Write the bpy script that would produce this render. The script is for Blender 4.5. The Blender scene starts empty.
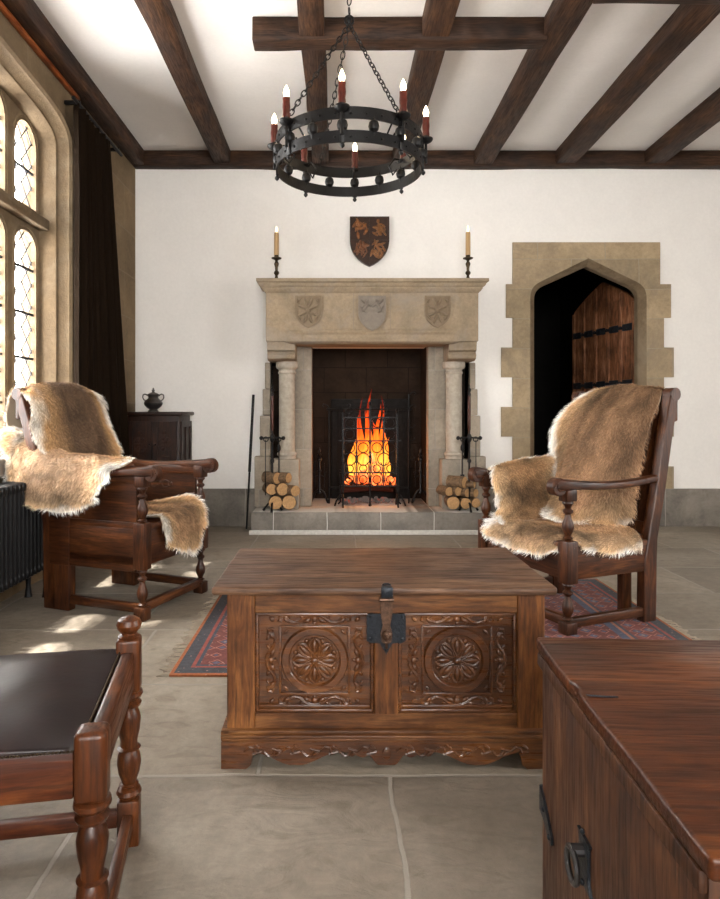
import bpy, bmesh, math, random
import numpy as np
from mathutils import Vector, Matrix, noise
from math import pi, sin, cos, radians as R
SC = bpy.context.scene
COL = SC.collection
random.seed(7)
CAMH = 1.05; F = 640.0; VX, VY = 336.0, 412.0
# ---------------------------------------------------------------- camera
cam = bpy.data.cameras.new('camera'); cam_o = bpy.data.objects.new('camera', cam); COL.objects.link(cam_o)
cam.sensor_width = 36; cam.sensor_fit = 'AUTO'; cam.lens = F/899*36
cam.shift_x = (360-VX)/899; cam.shift_y = -(449.5-VY)/899
cam.clip_start = .05; cam.clip_end = 200
cam_o.location = (0, 0, CAMH); cam_o.rotation_euler = (R(90), 0, 0)
SC.camera = cam_o
# ---------------------------------------------------------------- world, light, exposure
SC.view_settings.view_transform = 'Standard'; SC.view_settings.look = 'None'
SC.view_settings.gamma = 1; SC.view_settings.use_curve_mapping = False
SC.view_settings.exposure = 1.18
w = bpy.data.worlds.new('overcast'); SC.world = w; w.use_nodes = True
bg = w.node_tree.nodes['Background']; bg.inputs[0].default_value = (1, .985, .96, 1); bg.inputs[1].default_value = 15.5
SC.cycles.max_bounces = 10; SC.cycles.diffuse_bounces = 6; SC.cycles.glossy_bounces = 4; SC.cycles.transparent_max_bounces = 12
SC.cycles.sample_clamp_indirect = 8; SC.cycles.use_denoising = True
def area(name, loc, rot, sx, sy, power=0, color=(1, 1, 1), portal=False):
    l = bpy.data.lights.new(name, 'AREA'); l.shape = 'RECTANGLE'; l.size = sx; l.size_y = sy; l.energy = power; l.color = color
    o = bpy.data.objects.new(name, l); COL.objects.link(o); o.location = loc; o.rotation_euler = rot
    if portal: l.cycles.is_portal = True
    return o
sun = bpy.data.lights.new('sun', 'SUN'); sun.energy = 9; sun.angle = R(1.2); sun.color = (1, .96, .88)
sun_o = bpy.data.objects.new('sun', sun); COL.objects.link(sun_o); sun_o.rotation_euler = Vector((1, .22, -2.35)).to_track_quat('-Z', 'Y').to_euler()
# daylight falls through the stone window and unseen fill windows added behind the camera and opposite
area('window_daylight', (-2.45, 3.3, 2.0), (0, R(-90), 0), 2.6, 2.6, portal=True)
area('rear_fill_portal', (.35, -2.95, 2.0), (R(90), 0, 0), 2.6, 1.9, portal=True)
area('side_window_daylight', (4.95, 1.15, 1.75), (0, R(90), 0), 1.8, 1.6, portal=True)

# ---------------------------------------------------------------- material helpers
def newmat(name):
    m = bpy.data.materials.new(name); m.use_nodes = True
    nt = m.node_tree; b = nt.nodes['Principled BSDF']
    return m, nt, b
def N(nt, t, **kw):
    n = nt.nodes.new(t)
    for k, v in kw.items():
        if k in n.inputs: n.inputs[k].default_value = v
        else: setattr(n, k, v)
    return n
def ramp(nt, fac, stops, interp='LINEAR'):
    r = nt.nodes.new('ShaderNodeValToRGB'); cr = r.color_ramp; cr.interpolation = interp
    while len(cr.elements) < len(stops): cr.elements.new(.5)
    for e, (p, c) in zip(cr.elements, stops):
        e.position = p; e.color = (c[0], c[1], c[2], 1) if hasattr(c, '__len__') else (c, c, c, 1)
    nt.links.new(fac, r.inputs[0]); return r.outputs[0]
def mix(nt, a, b, fac, mode='MIX'):
    n = nt.nodes.new('ShaderNodeMix'); n.data_type = 'RGBA'; n.blend_type = mode
    for sock, v in ((n.inputs[0], fac), (n.inputs[6], a), (n.inputs[7], b)):
        if hasattr(v, 'is_linked'): nt.links.new(v, sock)
        elif hasattr(v, '__len__'): sock.default_value = (v[0], v[1], v[2], 1)
        else: sock.default_value = v
    return n.outputs[2]
def coords(nt, scale=(1, 1, 1), rot=(0, 0, 0), loc=(0, 0, 0)):
    tc = nt.nodes.new('ShaderNodeTexCoord'); mp = nt.nodes.new('ShaderNodeMapping')
    mp.inputs['Scale'].default_value = scale; mp.inputs['Rotation'].default_value = rot; mp.inputs['Location'].default_value = loc
    nt.links.new(tc.outputs['Object'], mp.inputs[0]); return mp.outputs[0]
def noi(nt, vec, scale, detail=4, rough=.6, dist=0):
    n = N(nt, 'ShaderNodeTexNoise'); n.inputs['Scale'].default_value = scale; n.inputs['Detail'].default_value = detail
    n.inputs['Roughness'].default_value = rough; n.inputs['Distortion'].default_value = dist
    nt.links.new(vec, n.inputs['Vector']); return n.outputs[0]
def bump(nt, b, h, strength=.3, dist=.01, prev=None):
    n = N(nt, 'ShaderNodeBump'); n.inputs['Strength'].default_value = strength; n.inputs['Distance'].default_value = dist
    nt.links.new(h, n.inputs['Height'])
    if prev: nt.links.new(prev, n.inputs['Normal'])
    nt.links.new(n.outputs[0], b.inputs['Normal']); return n.outputs[0]
_wood = {}
def wood(axis='X', dark=(.035, .011, .004), mid=(.17, .062, .02), light=(.36, .165, .06), rough=.38, tag='oak', grain=1.0, bumps=.35, wear=.5):
    key = (tag, axis)
    if key in _wood: return _wood[key]
    m, nt, b = newmat('%s_%s' % (tag, axis.lower()))
    s = {'X': (2.4, 17, 17), 'Y': (17, 2.4, 17), 'Z': (17, 17, 2.4)}[axis]
    v = coords(nt, tuple(q*grain for q in s))
    g = noi(nt, v, 1.5, 9, .68, .9)
    s2 = {'X': (9, 120, 120), 'Y': (120, 9, 120), 'Z': (120, 120, 9)}[axis]
    v2 = coords(nt, s2); g2 = noi(nt, v2, 1.0, 3, .6)
    v3 = coords(nt); big = noi(nt, v3, 4.5, 5, .6, .4)
    c = ramp(nt, g, [(.22, dark), (.50, mid), (.78, light)])
    f = ramp(nt, g2, [(.36, .42), (.54, 1.08)])
    c = mix(nt, c, f, .75, 'MULTIPLY')
    pt = ramp(nt, big, [(.34, tuple(q*wear for q in (.6, .52, .46))), (.5, (.95, .93, .92)), (.66, (1.25, 1.3, 1.3))])
    c = mix(nt, c, pt, .8, 'MULTIPLY')
    nt.links.new(c, b.inputs['Base Color'])
    r = ramp(nt, g2, [(.3, rough+.25), (.6, rough)]); nt.links.new(r, b.inputs['Roughness'])
    b.inputs['Specular IOR Level'].default_value = .30
    p = bump(nt, b, g2, bumps, .002); bump(nt, b, g, bumps*.6, .003, p)
    _wood[key] = m; return m
def plain(name, col, rough=.5, metal=0, bmp=0, bscale=40, var=0, emit=None, estr=0):
    m, nt, b = newmat(name)
    b.inputs['Base Color'].default_value = (*col, 1); b.inputs['Roughness'].default_value = rough; b.inputs['Metallic'].default_value = metal; b.inputs['Specular IOR Level'].default_value = .25 if max(col) < .1 else .4
    if bmp or var:
        v = coords(nt); n = noi(nt, v, bscale, 5)
        if bmp: bump(nt, b, n, bmp, .004)
        if var:
            c = ramp(nt, n, [(.3, tuple(q*(1-var) for q in col)), (.7, tuple(min(1, q*(1+var)) for q in col))])
            nt.links.new(c, b.inputs['Base Color'])
    if emit:
        b.inputs['Emission Color'].default_value = (*emit, 1); b.inputs['Emission Strength'].default_value = estr
    return m
def stone(name, col, bw=None, rh=None, plane='XZ', rough=.85, var=.3, joint=(.25, .22, .18), off=(0, 0), mortar=.004, bmp=.5, spots=None, offset=.5, fine=(.72, 1.06)):
    m, nt, b = newmat(name)
    v = coords(nt)
    n1 = noi(nt, v, 3.2, 7, .65, .5); n2 = noi(nt, v, 38, 5, .7)
    lo = tuple(q*(1-var) for q in col); hi = tuple(min(1, q*(1+var*.8)) for q in col)
    c = ramp(nt, n1, [(.3, lo), (.7, hi)])
    c = mix(nt, c, ramp(nt, n2, [(.3, fine[0]), (.65, fine[1])]), .7, 'MULTIPLY')
    if spots: c = mix(nt, c, spots, ramp(nt, noi(nt, v, 1.7, 6, .7, .8), [(.5, 0), (.72, .8)]))
    h = n2
    if bw:
        tc = nt.nodes.new('ShaderNodeTexCoord'); sp = nt.nodes.new('ShaderNodeSeparateXYZ'); cb = nt.nodes.new('ShaderNodeCombineXYZ')
        nt.links.new(tc.outputs['Object'], sp.inputs[0])
        nt.links.new(sp.outputs['XYZ'.index(plane[0])], cb.inputs[0]); nt.links.new(sp.outputs['XYZ'.index(plane[1])], cb.inputs[1])
        mp = nt.nodes.new('ShaderNodeMapping'); mp.inputs['Location'].default_value = (off[0], off[1], 0); nt.links.new(cb.outputs[0], mp.inputs[0])
        wv = nt.nodes.new('ShaderNodeVectorMath'); wv.operation = 'MULTIPLY_ADD'; nz = N(nt, 'ShaderNodeTexNoise'); nz.inputs['Scale'].default_value = 5
        nt.links.new(mp.outputs[0], nz.inputs['Vector']); nt.links.new(nz.outputs['Color'], wv.inputs[0]); wv.inputs[1].default_value = (.015, .015, 0)
        nt.links.new(mp.outputs[0], wv.inputs[2])
        br = N(nt, 'ShaderNodeTexBrick'); br.inputs['Scale'].default_value = 1; br.inputs['Brick Width'].default_value = bw; br.inputs['Row Height'].default_value = rh
        br.inputs['Mortar Size'].default_value = mortar; br.inputs['Mortar Smooth'].default_value = .4; br.offset = offset
        br.inputs['Color1'].default_value = (.62, .62, .62, 1); br.inputs['Color2'].default_value = (1.08, 1.03, .98, 1); br.inputs['Mortar'].default_value = (1, 1, 1, 1)
        nt.links.new(wv.outputs[0], br.inputs[0])
        c = mix(nt, c, br.outputs[0], .55, 'MULTIPLY')
        c = mix(nt, c, joint, br.outputs[1])
    nt.links.new(c, b.inputs['Base Color']); b.inputs['Roughness'].default_value = rough; b.inputs['Specular IOR Level'].default_value = .12 if max(col) < .1 else .3
    p = bump(nt, b, h, bmp, .006); p = bump(nt, b, n1, bmp*.8, .02, p)
    if bw:
        inv = ramp(nt, br.outputs[1], [(0, 1), (1, 0)]); bump(nt, b, inv, .6, .006, p)
    return m

M = {}
M['plaster'] = stone('plaster_white', (.80, .775, .74), var=.03, rough=.9, bmp=.10, fine=(.93, 1.0))
M['ceiling'] = stone('ceiling_plaster', (.74, .71, .68), var=.04, rough=.9, bmp=.12, fine=(.93, 1.0))
M['beam_x'] = wood('X', (.008, .003, .0015), (.030, .012, .0045), (.085, .036, .014), .6, 'beam', .6, .8)
M['beam_y'] = wood('Y', (.008, .003, .0015), (.036, .014, .005), (.10, .043, .016), .6, 'beam', .6, .8)
M['surround'] = stone('sandstone_surround', (.37, .285, .18), .62, .2735, 'XZ', var=.22, joint=(.30, .25, .18), spots=(.22, .18, .135))
M['mantel'] = stone('mantel_sandstone', (.27, .205, .135), var=.25, spots=(.25, .215, .18))
M['pier'] = stone('pier_stone', (.34, .29, .23), .40, .36, 'XZ', var=.25, joint=(.3, .27, .23))
M['hearth'] = stone('hearth_stone', (.24, .215, .185), .46, .40, 'XZ', var=.35, joint=(.55, .52, .47), off=(.15, .2), spots=(.17, .155, .14))
M['sooty'] = stone('sooty_stone', (.028, .018, .012), .42, .25, 'XZ', var=.5, joint=(.010, .007, .005))
M['wallstone'] = stone('window_wall_stone', (.19, .132, .072), .7, .38, 'YZ', var=.3, joint=(.2, .15, .1), spots=(.17, .115, .06))
M['winstone'] = stone('window_tracery_stone', (.165, .115, .066), var=.35, spots=(.24, .19, .13))
M['base'] = stone('baseboard_stone', (.20, .18, .155), .55, .36, 'XZ', var=.35, joint=(.28, .25, .22), spots=(.26, .235, .20))
M['passage'] = stone('passage_stone', (.008, .007, .006), var=.3)  # near-black: the darkness of the unlit passage is put into the colour
M['iron'] = plain('wrought_iron', (.006, .0055, .0055), .42, .15, .5, 60, .3)
M['iron_blue'] = plain('blued_iron', (.022, .025, .030), .38, .5, .5, 90, .35)
M['brass_dark'] = plain('tarnished_brass', (.06, .042, .025), .35, .9, .2, 60, .3)
M['wax'] = plain('beeswax', (.42, .27, .13), .45, 0)
M['pewter'] = plain('pewter', (.12, .11, .105), .28, .9, .15, 30, .2)
M['curtain'] = plain('curtain_velvet', (.018, .011, .0065), .9, 0, .3, 200, .3); M['curtain'].node_tree.nodes['Principled BSDF'].inputs['Specular IOR Level'].default_value = .05
M['radiator'] = plain('radiator_paint', (.009, .0085, .009), .4, .3)
M['lead'] = plain('lead_came', (.05, .05, .055), .55, .6)
m, nt, b = newmat('flagstone_floor')
def _floor():
    v = coords(nt)
    n1 = noi(nt, v, 1.3, 8, .62, .6); n2 = noi(nt, v, 22, 6, .7); n3 = noi(nt, coords(nt, (1, 2.2, 1), (0, 0, .5)), 4.5, 7, .6, 2.2)
    c = ramp(nt, n1, [(.28, (.135, .108, .078)), (.5, (.255, .217, .172)), (.72, (.38, .335, .275))])
    c = mix(nt, c, ramp(nt, n2, [(.3, .7), (.62, 1.05)]), .7, 'MULTIPLY')
    c = mix(nt, c, (.115, .09, .062), ramp(nt, n3, [(.54, 0), (.75, .6)]))
    mp = coords(nt, (1, 1, 1), (0, 0, 0), (-.17, -1.862+.62*4, 0))
    wv = nt.nodes.new('ShaderNodeVectorMath'); wv.operation = 'MULTIPLY_ADD'; nz = N(nt, 'ShaderNodeTexNoise'); nz.inputs['Scale'].default_value = 4
    nz.inputs['Detail'].default_value = 6
    nt.links.new(mp, nz.inputs['Vector']); nt.links.new(nz.outputs['Color'], wv.inputs[0]); wv.inputs[1].default_value = (.03, .03, 0); nt.links.new(mp, wv.inputs[2])
    br = N(nt, 'ShaderNodeTexBrick'); br.inputs['Scale'].default_value = 1; br.inputs['Brick Width'].default_value = 1.02; br.inputs['Row Height'].default_value = .62
    br.inputs['Mortar Size'].default_value = .008; br.inputs['Mortar Smooth'].default_value = .5; br.offset = .37; br.squash = .8; br.squash_frequency = 3
    br.inputs['Color1'].default_value = (.66, .64, .62, 1); br.inputs['Color2'].default_value = (1.05, 1.02, .98, 1); br.inputs['Mortar'].default_value = (1, 1, 1, 1)
    nt.links.new(wv.outputs[0], br.inputs[0])
    c = mix(nt, c, br.outputs[0], .7, 'MULTIPLY'); c = mix(nt, c, (.27, .24, .20), br.outputs[1])
    nt.links.new(c, b.inputs['Base Color'])
    nt.links.new(ramp(nt, n1, [(.3, .5), (.7, .72)]), b.inputs['Roughness'])
    p = bump(nt, b, n2, .3, .006); p = bump(nt, b, n3, .45, .012, p)
    bump(nt, b, ramp(nt, br.outputs[1], [(0, 1), (1, 0)]), .5, .006, p)
_floor(); M['floor'] = m
m, nt, b = newmat('window_glass')
tr = N(nt, 'ShaderNodeBsdfTransparent'); gl = N(nt, 'ShaderNodeBsdfGlossy'); gl.inputs['Roughness'].default_value = .05
fr = N(nt, 'ShaderNodeFresnel'); mx = N(nt, 'ShaderNodeMixShader')
geo = N(nt, 'ShaderNodeNewGeometry'); ff = N(nt, 'ShaderNodeMath'); ff.operation = 'SUBTRACT'; ff.inputs[0].default_value = 1; nt.links.new(geo.outputs['Backfacing'], ff.inputs[1])
fm_ = N(nt, 'ShaderNodeMath'); fm_.operation = 'MULTIPLY'; nt.links.new(ff.outputs[0], fm_.inputs[0]); nt.links.new(fr.outputs[0], fm_.inputs[1])
nt.links.new(fm_.outputs[0], mx.inputs[0]); nt.links.new(tr.outputs[0], mx.inputs[1]); nt.links.new(gl.outputs[0], mx.inputs[2])
nt.links.new(mx.outputs[0], nt.nodes['Material Output'].inputs[0]); M['glass'] = m

# ---------------------------------------------------------------- mesh helpers
class MB:
    def __init__(s): s.bm = bmesh.new()
    def _x(s, vs, mat):
        if mat is not None: bmesh.ops.transform(s.bm, matrix=mat, verts=vs)
    def box(s, x0, x1, y0, y1, z0, z1, bev=0, mat=None, seg=2):
        t = bmesh.new()
        bmesh.ops.create_cube(t, size=1)
        bmesh.ops.scale(t, vec=(abs(x1-x0), abs(y1-y0), abs(z1-z0)), verts=t.verts)
        bmesh.ops.translate(t, vec=((x0+x1)/2, (y0+y1)/2, (z0+z1)/2), verts=t.verts)
        if bev: bmesh.ops.bevel(t, geom=t.edges[:], offset=min(bev, .45*min(abs(x1-x0), abs(y1-y0), abs(z1-z0))), segments=seg, affect='EDGES', profile=.5)
        if mat is not None: bmesh.ops.transform(t, matrix=mat, verts=t.verts)
        s.merge(t); return s
    def merge(s, t):
        me = bpy.data.meshes.new('tmp'); t.to_mesh(me); s.bm.from_mesh(me); bpy.data.meshes.remove(me); t.free()
    def lathe(s, prof, mat=None, n=20, x=0, y=0, z=0):
        rings = []
        for r, h in prof:
            rings.append([s.bm.verts.new((x+r*cos(2*pi*k/n), y+r*sin(2*pi*k/n), z+h)) for k in range(n)])
        for a, b_ in zip(rings, rings[1:]):
            for k in range(n): s.bm.faces.new((a[k], a[(k+1) % n], b_[(k+1) % n], b_[k]))
        s.bm.faces.new(rings[0][::-1]); s.bm.faces.new(rings[-1])
        s._x([v for r_ in rings for v in r_], mat); return s
    def tube(s, pts, r, n=8, mat=None, closed=False, flat=1.0):
        pts = [Vector(p) for p in pts]; rings = []; L = len(pts); up = None
        for i, p in enumerate(pts):
            a = pts[(i-1) % L] if (closed or i > 0) else p; c = pts[(i+1) % L] if (closed or i < L-1) else p
            d = (c-a).normalized()
            if up is None:
                up = Vector((0, 0, 1)) if abs(d.z) < .9 else Vector((1, 0, 0))
            sdir = d.cross(up).normalized(); up = sdir.cross(d).normalized()
            rr = r[i] if hasattr(r, '__len__') else r
            rings.append([s.bm.verts.new(p+sdir*(rr*cos(2*pi*k/n))+up*(rr*flat*sin(2*pi*k/n))) for k in range(n)])
        for i in range(L if closed else L-1):
            a, b_ = rings[i], rings[(i+1) % L]
            for k in range(n): s.bm.faces.new((a[k], a[(k+1) % n], b_[(k+1) % n], b_[k]))
        if not closed: s.bm.faces.new(rings[0][::-1]); s.bm.faces.new(rings[-1])
        s._x([v for r_ in rings for v in r_], mat); return s
    def ell(s, c, rad, mat=None, u=12, v=8):
        t = bmesh.new(); bmesh.ops.create_uvsphere(t, u_segments=u, v_segments=v, radius=1)
        bmesh.ops.scale(t, vec=rad, verts=t.verts)
        if mat is not None: bmesh.ops.transform(t, matrix=mat, verts=t.verts)
        bmesh.ops.translate(t, vec=c, verts=t.verts); s.merge(t); return s
    def ring(s, c, rad, r, axis='Z', n=24, m_=8, flat=1.0):
        pts = []
        for k in range(n):
            a = 2*pi*k/n; p = {'Z': (cos(a), sin(a), 0), 'Y': (cos(a), 0, sin(a)), 'X': (0, cos(a), sin(a))}[axis]
            pts.append(Vector(c)+Vector(p)*rad)
        return s.tube(pts, r, m_, None, True, flat)
    def plate(s, loops, f, d0, d1):
        """loops[0] outline, the others holes, in 2D; f(a,b,d) -> 3D; filled between depth d0 and d1"""
        t = bmesh.new(); es = []; vl = []
        for lp in loops:
            vs = [t.verts.new(f(a, b_, d0)) for a, b_ in lp]; vl.append(vs)
            es += [t.edges.new((vs[i], vs[(i+1) % len(vs)])) for i in range(len(vs))]
        bmesh.ops.triangle_fill(t, use_beauty=True, use_dissolve=False, edges=es)
        front = t.faces[:]; mp = {}
        for vs, lp in zip(vl, loops):
            for v, (a, b_) in zip(vs, lp): mp[v] = t.verts.new(f(a, b_, d1))
        for fc in front: t.faces.new([mp[v] for v in reversed(fc.verts)])
        for vs in vl:
            for i in range(len(vs)):
                a, b_ = vs[i], vs[(i+1) % len(vs)]; t.faces.new((a, b_, mp[b_], mp[a]))
        bmesh.ops.recalc_face_normals(t, faces=t.faces)
        s.merge(t); return s
    def strip(s, A, B, closed=False):
        """quad strip between 3D polylines"""
        a = [s.bm.verts.new(p) for p in A]; b_ = [s.bm.verts.new(p) for p in B]; n = len(a)
        for i in range(n if closed else n-1): s.bm.faces.new((a[i], a[(i+1) % n], b_[(i+1) % n], b_[i]))
        return s
    def build(s, name, mat, parent=None, loc=None, smooth=.6, kind=None):
        me = bpy.data.meshes.new(name)
        s.bm.normal_update(); s.bm.to_mesh(me); s.bm.free()
        for mm in (mat if isinstance(mat, (list, tuple)) else [mat]): me.materials.append(mm)
        if smooth:
            me.polygons.foreach_set('use_smooth', [True]*len(me.polygons)); me.set_sharp_from_angle(angle=smooth)
        o = bpy.data.objects.new(name, me); COL.objects.link(o)
        if parent: o.parent = parent
        if loc: o.location = loc
        if kind: o['kind'] = kind
        return o
def thing(name, label, cat, loc=(0, 0, 0), rz=0, group=None):
    o = bpy.data.objects.new(name, None); COL.objects.link(o); o.empty_display_size = .1
    o.location = loc; o.rotation_euler = (0, 0, rz); return tag(o, label, cat, group)
def tag(o, label, cat, group=None, kind=None):
    o['label'] = label; o['category'] = cat
    if group: o['group'] = group
    if kind: o['kind'] = kind
    return o
def dup(o, parent=None):
    c = o.copy(); COL.objects.link(c); c.parent = parent
    for ch in [q for q in bpy.data.objects if q.parent == o and q != c]: dup(ch, c)
    return c
T = Matrix.Translation
def rotm(a, ax='Z'): return Matrix.Rotation(a, 4, ax)
XZ = lambda a, b_, d: (a, d, b_)
YZ = lambda a, b_, d: (d, a, b_)
XY = lambda a, b_, d: (a, b_, d)
def bez(p0, p1, p2, p3, n=10):
    out = []
    for i in range(n+1):
        t = i/n; q = 1-t
        out.append(tuple(q**3*a+3*q*q*t*b_+3*q*t*t*c+t**3*d for a, b_, c, d in zip(p0, p1, p2, p3)))
    return out
def X_(px, Y): return (px-VX)/F*Y
def Z_(py, Y): return CAMH-(py-VY)/F*Y
# ================================================================ THE SETTING
CE = 3.42; WY = 5.9; WX = -1.85; RXW = 4.6; BY = -2.6
def struct(mb, name, mat, parent=None, smooth=.6): 
    o = mb.build(name, mat, parent, smooth=smooth)
    if parent is None: o['kind'] = 'structure'
    return o
struct(MB().box(WX-.3, RXW+.3, BY-.3, 9.0, -.1, 0), 'floor', M['floor'], smooth=0)
struct(MB().box(WX-.3, RXW+.3, BY-.3, WY+.25, CE, CE+.1), 'ceiling', M['ceiling'], smooth=0)
FX = .31                                                             # centre line of the fireplace
# door arch ------------------------------------------------------
DX, DW, DS, DR = 2.32, .96, 2.09, .31
def door_arch(off=0, n=7):
    w_ = DW/2+off; s0 = DS; r = DR+off*1.15
    right = bez((w_, s0), (w_, s0+.22*r), (w_*.95, s0+.34*r), (w_*.80, s0+.44*r), n)+[(0, s0+r)]
    return [(DX+a, z) for a, z in right]+[(DX-a, z) for a, z in right[::-1][1:]]   # from the right spring over the apex to the left
arch0 = door_arch(.075)
out = [(WX-.3, 0), (FX-.92, 0), (FX-.92, 1.66), (FX+.92, 1.66), (FX+.92, 0), (arch0[-1][0], 0)] + arch0[::-1] + [(arch0[0][0], 0), (RXW+.3, 0), (RXW+.3, CE), (WX-.3, CE)]
struct(MB().plate([out], XZ, WY, WY+.25), 'wall_back', M['plaster'], smooth=0)
# window wall -------------------------------------------------------
WO0, WO1, WS, WH = 2.22, 4.48, .80, 3.10                              # opening of the stone window
def win_head(off=0, n=8):
    y1 = WO1-off; z1 = WH-off; y0 = WO0+off
    a = bez((y1, 2.88), (y1, 3.00-off*.5), (y1-.10, z1-.05), (y1-.34, z1-.02), n)+[((y0+y1)/2, z1+.03)]
    b_ = [(y0+y1-y, z) for y, z in a[::-1][1:]]
    return a+b_
hole = [(WO0, WS), (WO1, WS)] + win_head()
struct(MB().plate([[(BY-.3, 0), (WY+.1, 0), (WY+.1, CE), (BY-.3, CE)], hole], YZ, WX-.3, WX), 'wall_left', M['wallstone'], smooth=0)
struct(MB().plate([[(BY-.3, 0), (WY+.25, 0), (WY+.25, CE), (BY-.3, CE)], [(.4, .9), (1.9, .9), (1.9, 2.6), (.4, 2.6)]], YZ, RXW, RXW+.3), 'wall_right', M['plaster'], smooth=0)
struct(MB().plate([[(WX-.3, 0), (RXW+.3, 0), (RXW+.3, CE), (WX-.3, CE)], [(-.9, 1.1), (1.6, 1.1), (1.6, 2.9), (-.9, 2.9)]], XZ, BY-.3, BY), 'wall_front', M['plaster'], smooth=0)
def fill_window(n, f, a0, a1, z0, z1, d, cols):
    mb = MB(); hs = []
    cw = (a1-a0)/cols
    for i in range(cols):
        for (p, q) in ((z0, z0+(z1-z0)*.62), (z0+(z1-z0)*.62, z1)):
            hs.append([(a0+i*cw+.05, p+.05), (a0+(i+1)*cw-.05, p+.05), (a0+(i+1)*cw-.05, q-.05), (a0+i*cw+.05, q-.05)])
    mb.plate([[(a0, z0), (a1, z0), (a1, z1), (a0, z1)]]+hs, f, d, d+.08)
    o = struct(mb, 'window_%d' % n, M['winstone'])
    g = MB().plate([[(a0, z0), (a1, z0), (a1, z1), (a0, z1)]], f, d+.035, d+.042).build('pane', M['glass'], o, smooth=0)
fill_window(2, YZ, .4, 1.9, .9, 2.6, RXW+.15, 3)  # unseen window added in the side wall to let in fill light
fill_window(3, XZ, -.9, 1.6, 1.1, 2.9, BY-.2, 5)  # unseen window added behind the camera for frontal fill light
# stone window: moulded frame (window_1) with tracery, lattice and glass
def sweep_head(prof):
    """prof: list of (x, inset) ; strips round the opening"""
    mb = MB()
    loops = []
    for x, ins in prof:
        pts = [(WO0+ins, WS), ] + [(WO0+ins, 2.2)] + win_head(ins)[::-1] + [(WO1-ins, 2.2), (WO1-ins, WS)]
        loops.append([mb.bm.verts.new((x, y, z)) for y, z in pts])
    for A, B in zip(loops, loops[1:]):
        for i in range(len(A)-1): mb.bm.faces.new((A[i], A[i+1], B[i+1], B[i]))
    bmesh.ops.recalc_face_normals(mb.bm, faces=mb.bm.faces)
    return mb
prof = [(WX+.004, -.03), (WX+.006, 0), (WX-.012, .012), (WX-.035, .014), (WX-.05, .022), (WX-.075, .030), (WX-.085, .038), (WX-.088, .046), (WX-.10, .050), (WX-.125, .052), (WX-.145, .058), (WX-.2, .06), (WX-.22, .06)]
win = struct(sweep_head(prof), 'window_1', M['winstone'], smooth=.5)
GX = WX-.20
lights = []
step = .41; lw = .285
mb = MB(); outer = [(WO0+.04, WS), (WO1-.06, WS), (WO1-.06, 2.9), (WO1-.2, 3.06), ((WO0+WO1)/2, 3.12), (WO0+.2, 3.06), (WO0+.04, 2.9)]
def light_shape(y1, z0, zs, rise, ins=0, n=8):
    y0 = y1-lw+ins; y1 = y1-ins; z0 += ins; c = (y0+y1)/2; h = (y1-y0)/2; rise -= ins
    arc = [(c+h*cos(t*pi/2/n), zs+rise*(sin(t*pi/2/n)**.85)) for t in range(n+1)]
    return [(y0, z0), (y1, z0)] + arc + [(2*c-y, z) for y, z in arc[::-1][1:]]
shapes = []
for k in range(5):
    y1 = 4.375-k*step
    shapes.append((y1, .86, 2.13, .12)); shapes.append((y1, 2.42, 2.80 if k in (0, 4) else 2.84, .17))
mb.plate([outer]+[light_shape(*s_) for s_ in shapes], YZ, GX-.10, GX)
# chamfered hood round every light
for s_ in shapes:
    A = [(GX+.008, y, z) for y, z in light_shape(*s_, ins=-.030)]; B = [(GX+.008, y, z) for y, z in light_shape(*s_, ins=-.02)]; C_ = [(GX-.05, y, z) for y, z in light_shape(*s_, ins=.006)]
    D_ = [(GX-.005, y, z) for y, z in light_shape(*s_, ins=-.040)]
    mb.strip(D_, A, True).strip(A, B, True).strip(B, C_, True)
bmesh.ops.recalc_face_normals(mb.bm, faces=mb.bm.faces)
mb.build('tracery', M['winstone'], win, smooth=.5)
MB().box(GX-.02, GX+.07, WO0+.05, WO1-.05, 2.30, 2.375, .012).build('transom', M['winstone'], win)
MB().box(WX-.3, WX+.07, WO0-.05, WO1+.03, WS-.10, WS, .015).build('window_sill', M['base'], win)
def inside(poly, y, z):
    c = False; j = len(poly)-1
    for i in range(len(poly)):
        (a, b_), (p, q) = poly[i], poly[j]
        if (b_ > z) != (q > z) and y < (p-a)*(z-b_)/(q-b_)+a: c = not c
        j = i
    return c
for s_ in shapes:
    sh = light_shape(*s_)
    g = MB().plate([sh], YZ, GX-.034, GX-.031).build('pane', M['glass'], win, smooth=0)
    lt = MB(); y0, y1 = s_[0]-lw, s_[0]; ph, pw = .15, .135
    segs = []
    for sg in (1, -1):
        for j in range(-6, 26):
            pts = []
            for t in range(61):
                y = y0+lw*t/60; z = s_[1]+j*ph+sg*(y-y0)*ph/pw
                if inside(sh, y, z): pts.append((GX-.028, y, z))
                else:
                    if len(pts) > 1: segs.append((pts[0], pts[-1]))
                    pts = []
            if len(pts) > 1: segs.append((pts[0], pts[-1]))
    for a, c in segs: lt.tube([a, c], .0045, 5)
    z = s_[1]+.25
    while z < s_[2]+.05: lt.box(GX-.033, GX-.020, y0, y1, z-.008, z+.008); z += .30
    lt.ring((0, 0, 0), .001, .0005, 'X', 4, 3)
    lt.build('lattice', M['lead'], g)
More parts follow.
